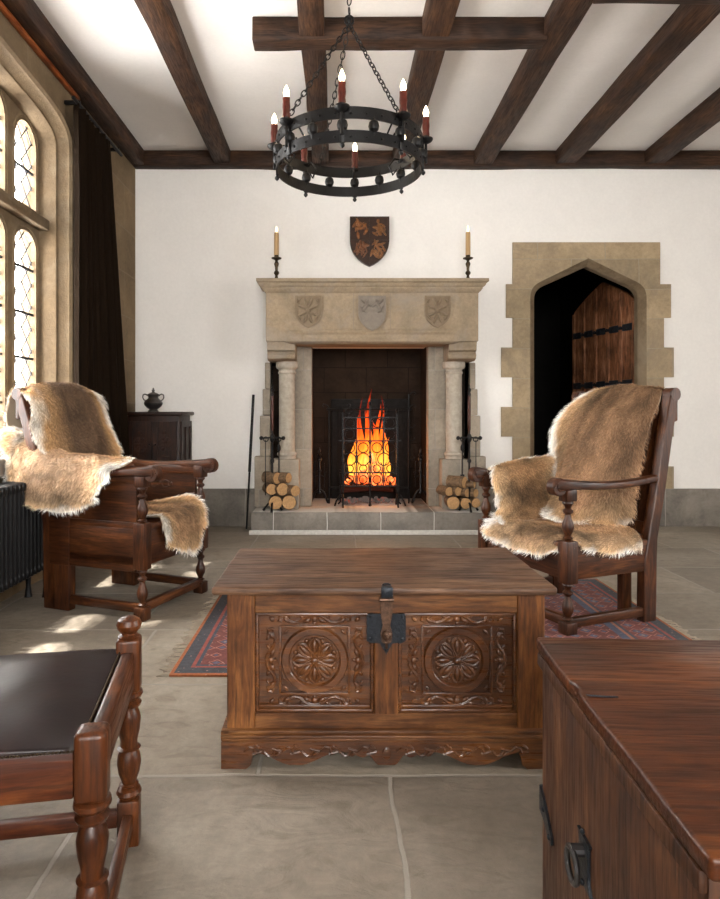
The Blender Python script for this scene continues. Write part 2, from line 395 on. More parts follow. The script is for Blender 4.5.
# timber: wall plates, ceiling beams ---------------------------------
def beam(n, x0, x1, y0, y1, z0, z1, ax): 
    mb = MB(); mb.box(x0, x1, y0, y1, z0, z1, .006, seg=1)
    bmesh.ops.subdivide_edges(mb.bm, edges=[e for e in mb.bm.edges if e.calc_length() > 1], cuts=24)
    for v in mb.bm.verts:
        nn = noise.noise_vector(v.co*1.7)*.010+noise.noise_vector(v.co*9)*.003
        if v.co.z > z1-.01: nn.z = 0
        v.co += nn
    return struct(mb, 'trim_%d' % n, M['beam_'+ax], smooth=.8)
beam(1, WX, RXW, WY-.11, WY, CE-.135, CE, 'x')
beam(2, WX, WX+.115, BY, WY-.11, CE-.135, CE, 'y')
for i, (xc, wd) in enumerate(((-1.03, .15), (-.14, .15), (.595, .165), (1.335, .17), (2.08, .18), (2.885, .18), (3.7, .18))):
    beam(3+i, xc-wd/2, xc+wd/2, BY, WY-.10, CE-.12, CE, 'y')
beam(10, -.50, 1.27, 3.83, 3.95, CE-.14, CE, 'x')
beam(11, 1.41, RXW, 3.41, 3.53, CE-.13, CE, 'x')
beam(12, -.50, 1.27, .3, .42, CE-.13, CE, 'x')
struct(MB().box(WX, WX+.035, BY, 4.55, CE-.165, CE-.135, .008), 'trim_13', wood('Y', (.1, .02, .006), (.3, .08, .02), (.5, .18, .06), .3, 'redwood'))
# baseboards ------------------------------------------------------------
struct(MB().box(WX, FX-.92, WY-.035, WY, 0, .345, .006), 'baseboard_back', M['base'])
struct(MB().box(FX+.92, 1.60, WY-.035, WY, 0, .345, .006), 'trim_14', M['base'])
struct(MB().box(2.97, RXW, WY-.035, WY, 0, .345, .006), 'baseboard_right', M['base'])
# door surround: stone with stepped quoins --------------------------------
rows = [(0, .275, 1), (.275, .55, 0), (.55, .823, 1), (.823, 1.096, 0), (1.096, 1.37, 1), (1.37, 1.643, 0)]
rows = [(0, .276, 0), (.276, .549, 1), (.549, .823, 0), (.823, 1.096, 1), (1.096, 1.37, 0), (1.37, 1.643, 1), (1.643, 1.917, 0), (1.917, 2.225, 2)]
wl = {0: (1.625, 3.015), 1: (1.52, 3.105), 2: (1.565, 3.08)}
L_, R_ = [], []
for z0, z1, k in rows:
    L_ += [(wl[k][0], z0), (wl[k][0], z1)]; R_ += [(wl[k][1], z0), (wl[k][1], z1)]
ch = .055; ao = door_arch(ch)
out = [(ao[-1][0], 0)] + ao[::-1] + [(ao[0][0], 0)] + R_ + [(2.98, 2.225), (2.98, 2.61), (1.625, 2.61), (1.625, 2.225)] + L_[::-1]
# drop duplicate neighbours
cl = [p for i, p in enumerate(out) if p != out[i-1]]
ds = struct(MB().plate([cl], XZ, WY-.018, WY), 'door_1', M['surround'], smooth=0)
mb = MB(); prev = None
for off, y in ((ch, WY-.018), (ch-.008, WY-.012), (.010, WY+.03), (0, WY+.045), (0, WY+.11), (.072, WY+.111), (.072, WY+.25)):
    a = door_arch(off); ln = [(a[0][0], y, 0)]+[(p, y, q) for p, q in a]+[(a[-1][0], y, 0)]
    if prev: mb.strip(prev, ln)
    prev = ln
bmesh.ops.recalc_face_normals(mb.bm, faces=mb.bm.faces)
mb.build('door_frame', M['winstone'], ds, smooth=.5)
# passage beyond the door
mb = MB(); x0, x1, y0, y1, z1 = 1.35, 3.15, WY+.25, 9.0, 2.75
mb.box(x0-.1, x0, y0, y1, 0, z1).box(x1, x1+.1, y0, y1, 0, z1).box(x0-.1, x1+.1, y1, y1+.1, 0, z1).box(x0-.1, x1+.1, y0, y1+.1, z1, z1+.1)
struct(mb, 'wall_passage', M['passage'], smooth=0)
# open door leaf, hinged on the far jamb
W_ = .95; leaf_o = thing('door_2', None, None, (2.745, WY+.30, 0), R(101)) if False else bpy.data.objects.new('door_2', None)
COL.objects.link(leaf_o); leaf_o['kind'] = 'structure'; leaf_o.location = (2.875, WY+.20, .01); leaf_o.rotation_euler = (0, 0, R(180-74))
# local: +x runs from the hinge to the free edge, visible face is y = + side
dw = wood('Z', (.03, .010, .005), (.19, .075, .032), (.42, .21, .12), .45, 'door_oak', .8)
hs = R(0)
def leaf_top(x):
    t = abs(x-W_/2)/(W_/2); return 2.10+.28*(1-t)**.75 if t < 1 else 2.10
npl = 5
for k in range(npl):
    a0, a1 = W_*k/npl+.003, W_*(k+1)/npl-.003
    xs = [a0+(a1-a0)*i/6 for i in range(7)]
    poly = [(a0, .01), (a1, .01)]+[(x, leaf_top(x)-.01) for x in xs[::-1]]
    MB().plate([poly], XZ, -.02, .02).build('door_plank', dw, leaf_o, smooth=0)
for k in range(npl+1):
    x = W_*k/npl; x = min(max(x, .025), W_-.025)
    MB().box(x-.022, x+.022, .018, .036, .02, leaf_top(x)-.03, .008).build('cover_strip', dw, leaf_o)
for z in (.35, 1.0, 1.32, 1.86):
    mb = MB(); mb.box(.05, W_-.04, .035, .040, z-.014, z+.014, .002)
    for i in range(npl): mb.box(W_*i/npl+.03, W_*(i+1)/npl-.03, .034, .044, z-.034, z+.034, .004)
    for i in range(9): mb.ell((.09+i*.095, .045, z+(.012 if i % 2 else -.012)), (.009, .006, .009))
    mb.build('door_strap', M['iron_blue'], leaf_o)
mb = MB(); mb.ring((W_-.09, .07, 1.12), .045, .007, 'Y').ell((W_-.09, .045, 1.165), (.02, .02, .02)); mb.box(W_-.13, W_-.05, .036, .044, 1.05, 1.22, .004)
mb.build('door_handle', M['iron'], leaf_o)

# ================================================================ FIREPLACE
fp = thing('fireplace', 'tall carved sandstone fireplace with columns and three shield carvings over a lit hearth', 'fireplace', (FX, WY, 0))
def fpx(mb): return mb            # all coordinates below are local to (FX, WY, 0)
# local y: 0 = wall face, negative towards the room
hb = MB(); hb.box(-1.04, 1.04, -.41, -.0, .0, .19, .012).box(-.92, .92, -.001, .50, 0, .19)
hb.build('hearth', M['hearth'], fp)
MB().box(-1.055, 1.055, -.43, -.41, 0, .038, .004).build('hearth_plinth', plain('pale_plinth', (.5, .48, .44), .8, 0, .4, 40, .15), fp)
# firebox shell behind the wall plane
s_ = MB(); s_.box(-1.0, 1.0, .48, .62, .0, 2.4).build('firebox_back', M['sooty'], fp)
MB().box(-1.0, 1.0, .245, .62, 2.35, 2.45).build('flue', M['sooty'], fp)  # unseen lid added to keep sky light out of the firebox
for sg in (-1, 1): MB().box(min(sg*.985, sg*1.03), max(sg*.985, sg*1.03), .245, .62, .0, 2.45).build('flue_side', M['sooty'], fp)  # unseen cheeks added to close the same light leak
for sg in (-1, 1):
    a, c = (.555, .70)
    MB().box(min(sg*.53, sg*.70), max(sg*.53, sg*.70), -.07, .07, .19, 1.66, .012).build('inner_jamb', M['pier'], fp)
    MB().box(min(sg*.535, sg*.70), max(sg*.535, sg*.70), .07, .49, .19, 2.3).build('firebox_side', M['sooty'], fp)
    MB().box(min(sg*.92, sg*.98), max(sg*.92, sg*.98), .012, .5, .18, 1.65).box(min(sg*.70, sg*.93), max(sg*.70, sg*.93), .2, .26, .19, 1.66).build('niche_lining', M['sooty'], fp)
    q = MB(); lo, hi = sg*.90, None
    for z0, z1, e in ((.19, .65, 1.05), (.65, 1.02, 1.0), (1.02, 1.26, .975), (1.26, 1.50, .955)):
        q.box(min(sg*.905, sg*e), max(sg*.905, sg*e), -.10, 0, z0, z1-.003, .008)
    q.build('outer_jamb', M['pier'], fp)
    col = MB(); cx, cy = sg*.752, -.13
    col.lathe([(.079, .63), (.079, .655), (.088, .665), (.088, .68), (.076, .69), (.072, .70), (.072, 1.39), (.080, 1.395), (.080, 1.41), (.073, 1.415), (.074, 1.43), (.095, 1.445), (.100, 1.455), (.100, 1.50)], n=28, x=cx, y=cy)
    col.build('column', plain('column_stone' if sg < 0 else 'column_stone_pale', (.36, .315, .255), .8, 0, .4, 25, .2), fp)
    MB().box(cx-.125, cx+.115, -.235, -.02, .19, .63, .010).build('column_base', M['pier'], fp)
    cb = MB(); x0, x1 = sorted((sg*.905, sg*.665))
    poly = [(-.30, 1.50), (-.345, 1.515), (-.355, 1.545), (-.335, 1.565), (-.335, 1.57), (-.37, 1.585), (-.375, 1.64), (-.385, 1.66), (0, 1.66), (0, 1.50)]
    cb.plate([poly], YZ, x0, x1); cb.build('corbel', M['mantel'], fp, smooth=.4)
# lintel with rolled lower edge
poly = [(-.405, 2.075), (-.405, 1.765), (-.412, 1.757), (-.402, 1.735), (-.425, 1.71), (-.432, 1.68), (-.425, 1.655), (-.40, 1.638), (-.37, 1.635), (-.37, 1.645), (.0, 1.645), (.0, 2.075)]
def lin(a, b_, d):
    return (d, a, b_)
lb = MB(); NS = 40
secs = []
for i in range(NS+1):
    x = -.912+1.824*i/NS; e = max(0, min(1, (.80-abs(x))/.14)); e = e*e*(3-2*e)
    vs = []
    for a, z in poly:
        if z < 1.76 and a < -.36:
            base = -.405; a = base+(a-base)*e
            if abs(x) > .72 and z < 1.66: z = z+(1.66-z)*(1-e)
        vs.append(lb.bm.verts.new((x, a, z)))
    secs.append(vs)
for A, B in zip(secs, secs[1:]):
    for i in range(len(A)): lb.bm.faces.new((A[i], A[(i+1) % len(A)], B[(i+1) % len(A)], B[i]))
lb.bm.faces.new(secs[0]); lb.bm.faces.new(secs[-1][::-1]); bmesh.ops.recalc_face_normals(lb.bm, faces=lb.bm.faces)
# joints of the raised shield blocks
for xs in (-.445, -.14, .14, .405, -.64, .62):
    lb.box(xs-.0015, xs+.0015, -.4065, -.40, 1.77, 2.07)
lb.build('lintel', M['mantel'], fp, smooth=.5)
pf = [(.0, 2.185), (-.478, 2.185), (-.48, 2.178), (-.48, 2.158), (-.472, 2.153), (-.462, 2.15), (-.458, 2.135), (-.448, 2.122), (-.436, 2.115), (-.436, 2.106), (-.43, 2.10), (-.424, 2.088), (-.412, 2.078), (-.405, 2.070), (0, 2.07)]
ms = MB(); A = []
for sx in (-1, 1):
    A.append([ms.bm.verts.new((sx*(.912+(-y-.405 if y < -.4 else 0)) if y < -.4 else sx*(.912+(.075 if z > 2.08 else 0)), y, z)) for y, z in pf])
for i in range(len(pf)): ms.bm.faces.new((A[0][i], A[0][(i+1) % len(pf)], A[1][(i+1) % len(pf)], A[1][i]))
ms.bm.faces.new(A[0]); ms.bm.faces.new(A[1][::-1]); bmesh.ops.recalc_face_normals(ms.bm, faces=ms.bm.faces)
ms.box(-.986, .986, -.479, 0, 2.158, 2.1855, .003)
ms.build('mantel_shelf', M['mantel'], fp, smooth=.4)
def shield_outline(w_, h_, n=10):
    r = bez((w_/2, -.48*h_), (w_/2, -.75*h_), (w_*.25, -.92*h_), (0, -h_), n)
    return [(-w_/2, 0), (w_/2, 0)]+r+[(-a, b_) for a, b_ in r[::-1][1:]]
def relief(mb, w_, h_, kind, y, cx=0, cz=0, amp=1):
    """carved arms built of raised petals and ribs"""
    def pet(x, z, l, wd, a, d=.010):
        if kind == 'lions': x *= w_
        mb.ell((cx+x, y, cz+z), (wd*w_, d*amp, l*w_), rotm(a, 'Y'), 10, 6)
    if kind == 'lions':
        for s in (-1, 1):
            pet(s*.23, -.30*h_, .20, .065, s*-.6); pet(s*.32, -.16*h_, .12, .05, s*.8); pet(s*.10, -.26*h_, .12, .045, s*.9)
            pet(s*.36, -.36*h_, .10, .035, s*.3); pet(s*.17, -.15*h_, .07, .05, s*-.3); pet(s*.28, -.44*h_, .09, .04, s*1.2)
        pts = bez((-.45*w_, -.5*h_), (-.2*w_, -.40*h_), (.2*w_, -.40*h_), (.45*w_, -.5*h_)); mb.tube([(cx+a, y, cz+b_) for a, b_ in pts], .004, 6)
    else:
        for k in range(8):
            a = pi/8+k*pi/4; pet(.24*w_*sin(a), -.46*h_+.27*h_*cos(a), .20, .06, a, .011)
        mb.ell((cx, y, cz-.46*h_), (.10*w_, .014*amp, .10*w_))
        for s in (-1, 1):
            pts = bez((s*.42*w_, -.08*h_), (s*.2*w_, -.2*h_), (s*.45*w_, -.45*h_), (s*.28*w_, -.72*h_)); mb.tube([(cx+a, y, cz+b_) for a, b_ in pts], .005, 6)
            pet(s*.33*w_, -.66*h_, .12, .05, s*.5); pet(s*.36*w_, -.16*h_, .1, .05, s*-.7)
for xs, kd in ((-.548, 'star'), (0, 'lions'), (.56, 'star')):
    w_, h_ = (.235, .30) if kd == 'lions' else (.22, .275)
    mb = MB(); z0 = 2.045
    so = shield_outline(w_, h_); si = [(a*.9, b_*.94-.008) for a, b_ in so]
    f = lambda a, b_, d, xs=xs, z0=z0: (xs+a, d, z0+b_)
    mb.plate([so], f, -.416, -.402); mb.plate([so, si], f, -.427, -.411)
    relief(mb, w_, h_, kd, -.417, xs, z0, 1.9)
    if kd == 'lions': mb.box(xs-.16, xs-.157, -.4085, -.404, 1.765, 2.07).box(xs+.157, xs+.16, -.4085, -.404, 1.765, 2.07)
    mb.build('carved_shield', plain('shield_stone_%d' % int(xs*10+9), (.18, .15, .12) if kd == 'lions' else (.19, .14, .09), .85, 0, .4, 40, .12), fp, smooth=.5)
# iron fireback against the back stones
MB().box(-.36, .42, .445, .48, .19, 1.18, .01).box(-.30, .36, .44, .45, .25, 1.12, .01).build('fireback', plain('cast_iron_soot', (.012, .011, .01), .7, .2, .6, 30, .4), fp)
# ================================================================ OBJECTS
wx = wood('X', tag='oak'); wy = wood('Y', tag='oak'); wz = wood('Z', tag='oak')
cx_ = wood('X', (.014, .005, .002), (.105, .038, .011), (.26, .115, .038), .42, 'chest_oak', 1, .4, .7)
cz_ = wood('Z', (.014, .005, .002), (.13, .045, .012), (.31, .13, .036), .42, 'chest_oak', 1, .4, .7)
carve = wood('X', (.010, .0035, .0015), (.095, .032, .009), (.25, .10, .030), .27, 'carved_oak', .8, .4, .6); carve.node_tree.nodes['Principled BSDF'].inputs['Specular IOR Level'].default_value = .55
lidw = wood('X', (.022, .010, .006), (.095, .046, .024), (.20, .11, .062), .40, 'lid_oak', .9, .7, .75)
dx = wood('X', (.006, .0022, .001), (.048, .0145, .0045), (.15, .050, .014), .33, 'dark_oak', 1, .35, .6)
dy = wood('Y', (.006, .0022, .001), (.048, .0145, .0045), (.15, .050, .014), .33, 'dark_oak', 1, .35, .6)
dz = wood('Z', (.006, .0022, .001), (.048, .0145, .0045), (.15, .050, .014), .33, 'dark_oak', 1, .35, .6)
# ---------------------------------------------------------------- carved shield plaque
t = thing('shield_plaque', 'dark carved wooden heraldic shield on the white wall above the mantel', 'wall plaque', (.308, WY, 2.84))
f = lambda a, b_, d: (a, d, b_)
so = shield_outline(.36, .455)
pw = plain('shield_wood', (.09, .035, .014), .4, 0, .6, 35, .7)
MB().plate([so], f, -.035, -.004).build('backboard', plain('shield_wood_dark', (.03, .012, .006), .45, 0, .4, 40, .4), t)
mb = MB(); mb.plate([so, [(a*.93, b_*.95-.010) for a, b_ in so]], f, -.043, -.034)
mb.box(-.003, .003, -.042, -.034, -.44, -.01).box(-.17, .17, -.042, -.034, -.215, -.209); mb.build('border', plain('shield_border', (.025, .012, .007), .4, 0, .4, 40, .4), t)
random.seed(4)
for qx, qz, c in ((-.085, -.11, (.20, .075, .02)), (.085, -.11, (.17, .07, .02)), (-.075, -.30, (.15, .06, .025)), (.075, -.30, (.20, .085, .03))):
    mb = MB()
    for k in range(16):
        a = random.uniform(0, 6.28); r = random.uniform(.01, .066)
        mb.ell((qx+r*cos(a), -.036, qz+r*sin(a)*1.1), (random.uniform(.008, .016), .012, random.uniform(.02, .042)), rotm(random.uniform(0, 3.1), 'Y'), 10, 6)
    for k in range(3):
        a = random.uniform(0, 6.28)
        mb.tube([(qx+.06*cos(a+j*.35)*(1-j*.08), -.037, qz+.06*sin(a+j*.35)*(1-j*.08)) for j in range(7)], .0045, 6)
    mb.build('carved_quarter', plain('shield_relief_%d' % (qx*100+qz*1000), c, .35, .1, .5, 50, .5), t)
# ---------------------------------------------------------------- candlesticks
bulbm = plain('flame_tip', (1, .8, .5), .5, 0, emit=(1, .62, .25), estr=7)
def candlestick(x, label, tall):
    t = thing('candlestick', label, 'candlestick', (x, 5.60, 2.186), 0, 'candlesticks on the mantel shelf')
    MB().lathe([(.062, 0), (.062, .006), (.052, .012), (.035, .018), (.020, .030), (.013, .045), (.012, .06), (.020, .07), (.024, .08), (.020, .092), (.012, .10), (.013, .13), (.019, .148), (.022, .16), (.016, .175), (.011, .185), (.018, .195), (.043, .205), (.045, .212), (.022, .216), (.019, .24), (.022, .245)], n=24).build('stick', M['brass_dark'], t)
    c = MB().lathe([(.022, .235), (.021, .24+tall), (.017, .246+tall), (.006, .248+tall)], n=16).build('candle', M['wax'], t)
    MB().tube([(0, 0, .245+tall), (.001, 0, .262+tall)], .0015, 5).build('wick', M['iron'], c)
    MB().lathe([(.003, .255+tall), (.008, .265+tall), (.0075, .275+tall), (.003, .292+tall), (.0008, .302+tall)], n=10).build('flame', bulbm, c)
candlestick(X_(276.5, 5.6), 'dark candlestick with a lit wax candle, on the mantel end towards the window', .185)
candlestick(X_(468, 5.6), 'dark candlestick with a lit wax candle, on the mantel end towards the arched doorway', .19)
# ---------------------------------------------------------------- firewood
endm = plain('log_end', (.40, .23, .10), .8, 0, .5, 60, .25); bark = plain('bark', (.14, .085, .045), .9, 0, .9, 50, .5)
def log(px, py, r, lab, grp, Y0=5.515, ln=.15, tw=0):
    rr = r/F*Y0
    mb = MB(); n = 18; rg = []
    for j in range(6):
        y = ln*j/5; rg.append([mb.bm.verts.new((rr*cos(2*pi*k/n)*(1+.07*sin(3*2*pi*k/n+tw)), y, rr*sin(2*pi*k/n)*(1+.05*cos(2*2*pi*k/n+tw)))) for k in range(n)])
    for A, B in zip(rg, rg[1:]):
        for k in range(n): mb.bm.faces.new((A[k], A[(k+1) % n], B[(k+1) % n], B[k]))
    o = MB(); t = mb.build('firewood_log', bark, None, smooth=.7)
    tag(t, lab, 'log', grp)
    t.location = (X_(px, Y0), Y0, Z_(py, Y0)); t.rotation_euler = (0, 0, tw*.1)
    for y in (-.001, ln):
        e = MB(); e.lathe([(rr*.97, 0), (rr*.95, .002)] if y > 0 else [(rr*.95, -.002), (rr*.97, 0)], mat=T((0, y, 0)) @ rotm(R(-90), 'X'), n=18); e.build('cut_end', endm, t)
ga, gb = 'logs stacked on the hearth by the poker rod', 'logs stacked on the hearth near the doorway'
for i, (px, py, r, lb_) in enumerate(((275.5, 502.8, 6.9, 'split log, bottom of the hearth stack nearer the window, behind the iron stand'), (289.0, 502.5, 7.2, 'round log at the bottom inner corner of the stack nearer the window'),
        (271.6, 489.5, 5.6, 'small split log on the outer side of the stack nearer the window, middle layer'), (282.5, 489.3, 6.4, 'round log in the middle of the stack nearer the window'),
        (295.4, 491.0, 5.6, 'log lying on the inner side of the stack nearer the window'), (277.3, 478.2, 5.8, 'pale split log on top of the stack nearer the window, outer one'), (288.6, 478.0, 5.2, 'pale split log on top of the stack nearer the window, inner one'))):
    log(px, py, r, lb_, ga, tw=i*1.7)
for i, (px, py, r, lb_) in enumerate(((453.3, 503.0, 6.6, 'round log at the bottom inner corner of the stack nearer the doorway'), (465.8, 503.5, 5.6, 'bottom middle log of the stack nearer the doorway'), (476.0, 503.0, 4.8, 'bottom outer log of the stack nearer the doorway'),
        (449.2, 491.5, 4.6, 'split log on the inner edge of the stack nearer the doorway, middle layer'), (458.4, 491.4, 4.6, 'split log of the middle layer beside the inner one, stack nearer the doorway'), (467.5, 493.0, 4.4, 'small log behind the iron stand, stack nearer the doorway'), (475.8, 493.2, 4.4, 'small round log at the outer middle of the stack nearer the doorway'),
        (464.5, 482.5, 6.0, 'large round log on top of the stack nearer the doorway'), (474.4, 484.3, 3.6, 'thin round log at the top outer side of the stack nearer the doorway'))):
    log(px, py, r, lb_, gb, tw=i*1.3)
# ---------------------------------------------------------------- iron tool stands
grip = wood('Z', (.02, .006, .003), (.055, .016, .009), (.11, .035, .02), .3, 'grip', 1, .2)
def stand(x, label, flip):
    t = thing('fire_tool_stand', label, 'fire iron stand', (x, 5.525, .19), 0, 'wrought iron stands on the hearth')
    MB().tube([(0, 0, .05), (0, 0, 1.02)], .009, 8).lathe([(.013, 1.0), (.016, 1.01), (.010, 1.03), (.016, 1.045), (.017, 1.055), (.006, 1.07), (.009, 1.08), (.001, 1.10)], n=12).lathe([(.012, .42), (.018, .43), (.018, .445), (.012, .455)], n=12).lathe([(.012, .60), (.022, .62), (.022, .65), (.012, .67)], n=12).build('pole', M['iron'], t)
    MB().lathe([(.010, .70), (.013, .72), (.0135, .80), (.013, .95), (.011, 1.0)], n=14).build('wooden_grip', grip, t)
    mb = MB(); mb.tube([(-.085, 0, .635), (0, -.012, .64), (.085, 0, .635)], .0075, 8)
    for s in (-1, 1): mb.ell((s*.095, 0, .635), (.018, .016, .018)); mb.ring((s*.055, 0, .625), .02, .005, 'Y', 14, 6)
    mb.build('crossbar', M['iron'], t)
    for a in (-90, 25, 155):
        r0 = Vector((cos(R(a)), sin(R(a)), 0)); l = .075 if a == -90 else .09
        MB().tube([Vector((0, 0, .075)), r0*(l*.4)+Vector((0, 0, .07)), r0*(l*.8)+Vector((0, 0, .03)), r0*l+Vector((0, 0, .008))], [.009, .009, .008, .012], 8).build('foot', M['iron'], t)
    s = flip
    mb = MB(); mb.tube([(s*.055, .02, .62), (s*.055, .02, .30)], .006, 8).lathe([(.008, .52), (.016, .535), (.016, .56), (.008, .58)], x=s*.055, y=.02, n=10).box(s*.055-.018, s*.055+.018, .012, .028, .21, .32, .004)
    mb.build('hanging_shovel', M['iron'], t)
    MB().tube([(-s*.06, .01, .62), (-s*.06, .01, .16), (-s*.06, .01, .14)], .004, 6).build('hanging_hook', M['iron'], t)
stand(X_(272.3, 5.525), 'tall wrought iron fire tool stand on the hearth, window side of the fireplace', 1)
stand(X_(469.2, 5.525), 'tall wrought iron fire tool stand on the hearth, doorway side of the fireplace', -1)
# rod leaning against the wall
t = thing('fire_poker', 'long thin dark iron rod leaning on the white wall beside the fireplace', 'poker', (X_(246.5, 5.72), 5.72, 0))
a, b_ = Vector((0, 0, .004)), Vector((X_(253.5, 5.88)-X_(246.5, 5.72), .155, Z_(395, 5.88)))
MB().tube([a, b_], .0085, 8).build('shaft', M['iron'], t)
MB().tube([a+(b_-a)*.42, b_+(b_-a)*.002], .0125, 10).build('handle', M['iron'], t)
# ---------------------------------------------------------------- fire
def emitmat(name, stops, strength, zr, alpha=False):
    m, nt, b = newmat(name); nt.nodes.remove(b)
    tc = nt.nodes.new('ShaderNodeTexCoord'); sp = nt.nodes.new('ShaderNodeSeparateXYZ'); nt.links.new(tc.outputs['Object'], sp.inputs[0])
    mr = N(nt, 'ShaderNodeMapRange'); mr.inputs['From Min'].default_value = zr[0]; mr.inputs['From Max'].default_value = zr[1]; nt.links.new(sp.outputs[2], mr.inputs[0])
    v = coords(nt, (18, 18, 5)); n = noi(nt, v, 1.0, 4, .6, .8)
    ad = N(nt, 'ShaderNodeMath'); ad.operation = 'MULTIPLY_ADD'; nt.links.new(n, ad.inputs[0]); ad.inputs[1].default_value = .7; nt.links.new(mr.outputs[0], ad.inputs[2])
    sb = N(nt, 'ShaderNodeMath'); sb.operation = 'SUBTRACT'; nt.links.new(ad.outputs[0], sb.inputs[0]); sb.inputs[1].default_value = .35
    c = ramp(nt, sb.outputs[0], stops); em = N(nt, 'ShaderNodeEmission'); em.inputs[1].default_value = strength; nt.links.new(c, em.inputs[0])
    last = em.outputs[0]
    if alpha:
        lw_ = N(nt, 'ShaderNodeLayerWeight'); lw_.inputs[0].default_value = .35
        ar = ramp(nt, lw_.outputs['Facing'], [(0, .15), (.55, .35), (.95, 1)])
        t2 = ramp(nt, sb.outputs[0], [(.55, 0), (1.0, .75)])
        mxm = N(nt, 'ShaderNodeMath'); mxm.operation = 'MAXIMUM'; nt.links.new(ar, mxm.inputs[0]); nt.links.new(t2, mxm.inputs[1])
        tr = N(nt, 'ShaderNodeBsdfTransparent'); mx = N(nt, 'ShaderNodeMixShader'); nt.links.new(mxm.outputs[0], mx.inputs[0]); nt.links.new(em.outputs[0], mx.inputs[1]); nt.links.new(tr.outputs[0], mx.inputs[2]); last = mx.outputs[0]
    nt.links.new(last, nt.nodes['Material Output'].inputs[0]); return m
fl = emitmat('flame', [(0, (1, .30, .03)), (.25, (1, .42, .05)), (.5, (1, .20, .015)), (.75, (.7, .06, .006)), (1, (.2, .012, .004))], 1.15, (.1, .92), True)
em = emitmat('ember', [(.2, (.03, .01, .008)), (.42, (.25, .03, .01)), (.58, (1, .12, .02)), (.75, (1, .38, .12)), (.9, (.75, .55, .45))], 1.0, (-.95, 1.0))
FXc, FYc = .31, 6.10
t = thing('log_fire', 'burning fire of orange flames over glowing embers inside the fireplace', 'fire', (FXc, FYc, .19))
random.seed(11)
fm = MB()
for (x, h, r, ph) in ((-.08, .68, .055, 0), (.01, .92, .045, 1.0), (.09, .78, .05, 2.1), (-.13, .58, .035, 3.0), (.05, .62, .075, 4), (.15, .62, .035, 5), (-.03, .55, .07, 2.5), (-.06, .84, .026, .4), (.12, .86, .024, 3.4), (.0, .74, .05, 5.2), (.17, .46, .03, 1.2), (-.16, .42, .03, 2.2)):
    prof = []; n = 14; rings = []
    yo = random.uniform(-.05, .05)
    for j in range(15):
        q = j/14; rad = r*(.75+.5*sin(pi*min(1, q*1.6)))*(1-q)**.75+.001; z = .26+q*(h-.10)
        ox = x+.022*sin(q*6+ph)*q*1.5; oy = yo+.02*cos(q*5+ph)*q
        rings.append([fm.bm.verts.new((ox+rad*cos(2*pi*k/n)*(1+.15*sin(3*2*pi*k/n+q*4+ph)), oy+.8*rad*sin(2*pi*k/n), z)) for k in range(n)])
    for A, B in zip(rings, rings[1:]):
        for k in range(n): fm.bm.faces.new((A[k], A[(k+1) % n], B[(k+1) % n], B[k]))
fo = fm.build('flame', fl, t, smooth=3); fo['kind'] = 'stuff'
mb = MB()
def lump(mb, c, r):
    b2 = bmesh.new(); bmesh.ops.create_icosphere(b2, subdivisions=2, radius=1)
    sd = Vector((random.uniform(0, 50),)*3)
    for v in b2.verts: v.co = Vector(c)+Vector((v.co.x*r, v.co.y*r*.8, v.co.z*r*.7))*(1+.5*noise.noise(v.co*1.3+sd))
    mb.merge(b2)
for i in range(95):
    q = random.random(); a = random.uniform(0, 6.28); rr = random.uniform(0, 1)**.6*(1-q)*.9+.05
    lump(mb, (rr*.25*cos(a), rr*.14*sin(a)-.02, .20+q*.26), random.uniform(.018, .042))
for i in range(45): lump(mb, (random.uniform(-.24, .24), random.uniform(-.16, -.10), random.uniform(.19, .25)), random.uniform(.014, .030))
o = mb.build('ember_heap', em, t, smooth=.5); o['kind'] = 'stuff'
mb = MB()
for i in range(60): lump(mb, (random.uniform(-.26, .22), random.uniform(-.17, .05), .012+random.uniform(0, .03)), random.uniform(.01, .028))
o = mb.build('ash_bed', emitmat('ash', [(.3, (.05, .02, .015)), (.5, (.25, .19, .16)), (.62, (.7, .07, .02)), (.8, (.35, .3, .27))], .22, (-.80, 1.0)), t, smooth=.5); o['kind'] = 'stuff'
mb = MB(); charm = plain('charred_log', (.012, .007, .005), .9, 0, .9, 40, .5, (1, .1, .02), .012)
for k, (x0, z0, x1, z1, y) in enumerate(((-.26, .13, .20, .16, -.08), (-.2, .15, .24, .12, .04), (-.1, .36, .22, .24, .02), (-.22, .22, .05, .40, .06))):
    MB().tube([(x0, y, z0), ((x0+x1)/2, y+.01, (z0+z1)/2+.005), (x1, y, z1)], [.03, .034, .028], 10).build('burning_log', charm, t)
def point(name, loc, e, col, r, parent=None):
    l = bpy.data.lights.new(name, 'POINT'); l.energy = e; l.color = col; l.shadow_soft_size = r
    o = bpy.data.objects.new(name, l); COL.objects.link(o); o.location = loc; return o
point('fire_light', (FXc, FYc-.06, .62), 9, (1, .38, .10), .10)
# grate basket that carries the fire
t = thing('fire_basket', 'black iron basket holding the embers behind the grille', 'fire grate', (FXc, FYc, .19))
mb = MB()
for k in range(10): x = -.27+.06*k; mb.tube([(x, -.17, .17), (x, .12, .17)], .006, 6)
mb.tube([(-.28, -.17, .17), (.28, -.17, .17)], .008, 6).tube([(-.28, .12, .17), (.28, .12, .17)], .008, 6); mb.build('grate_bars', M['iron'], t)
for sx in (-1, 1):
    for sy in (-.16, .11): MB().tube([(sx*.27, sy, .30), (sx*.27, sy, .03), (sx*.29, sy, .006)], .009, 6).build('leg', M['iron'], t)
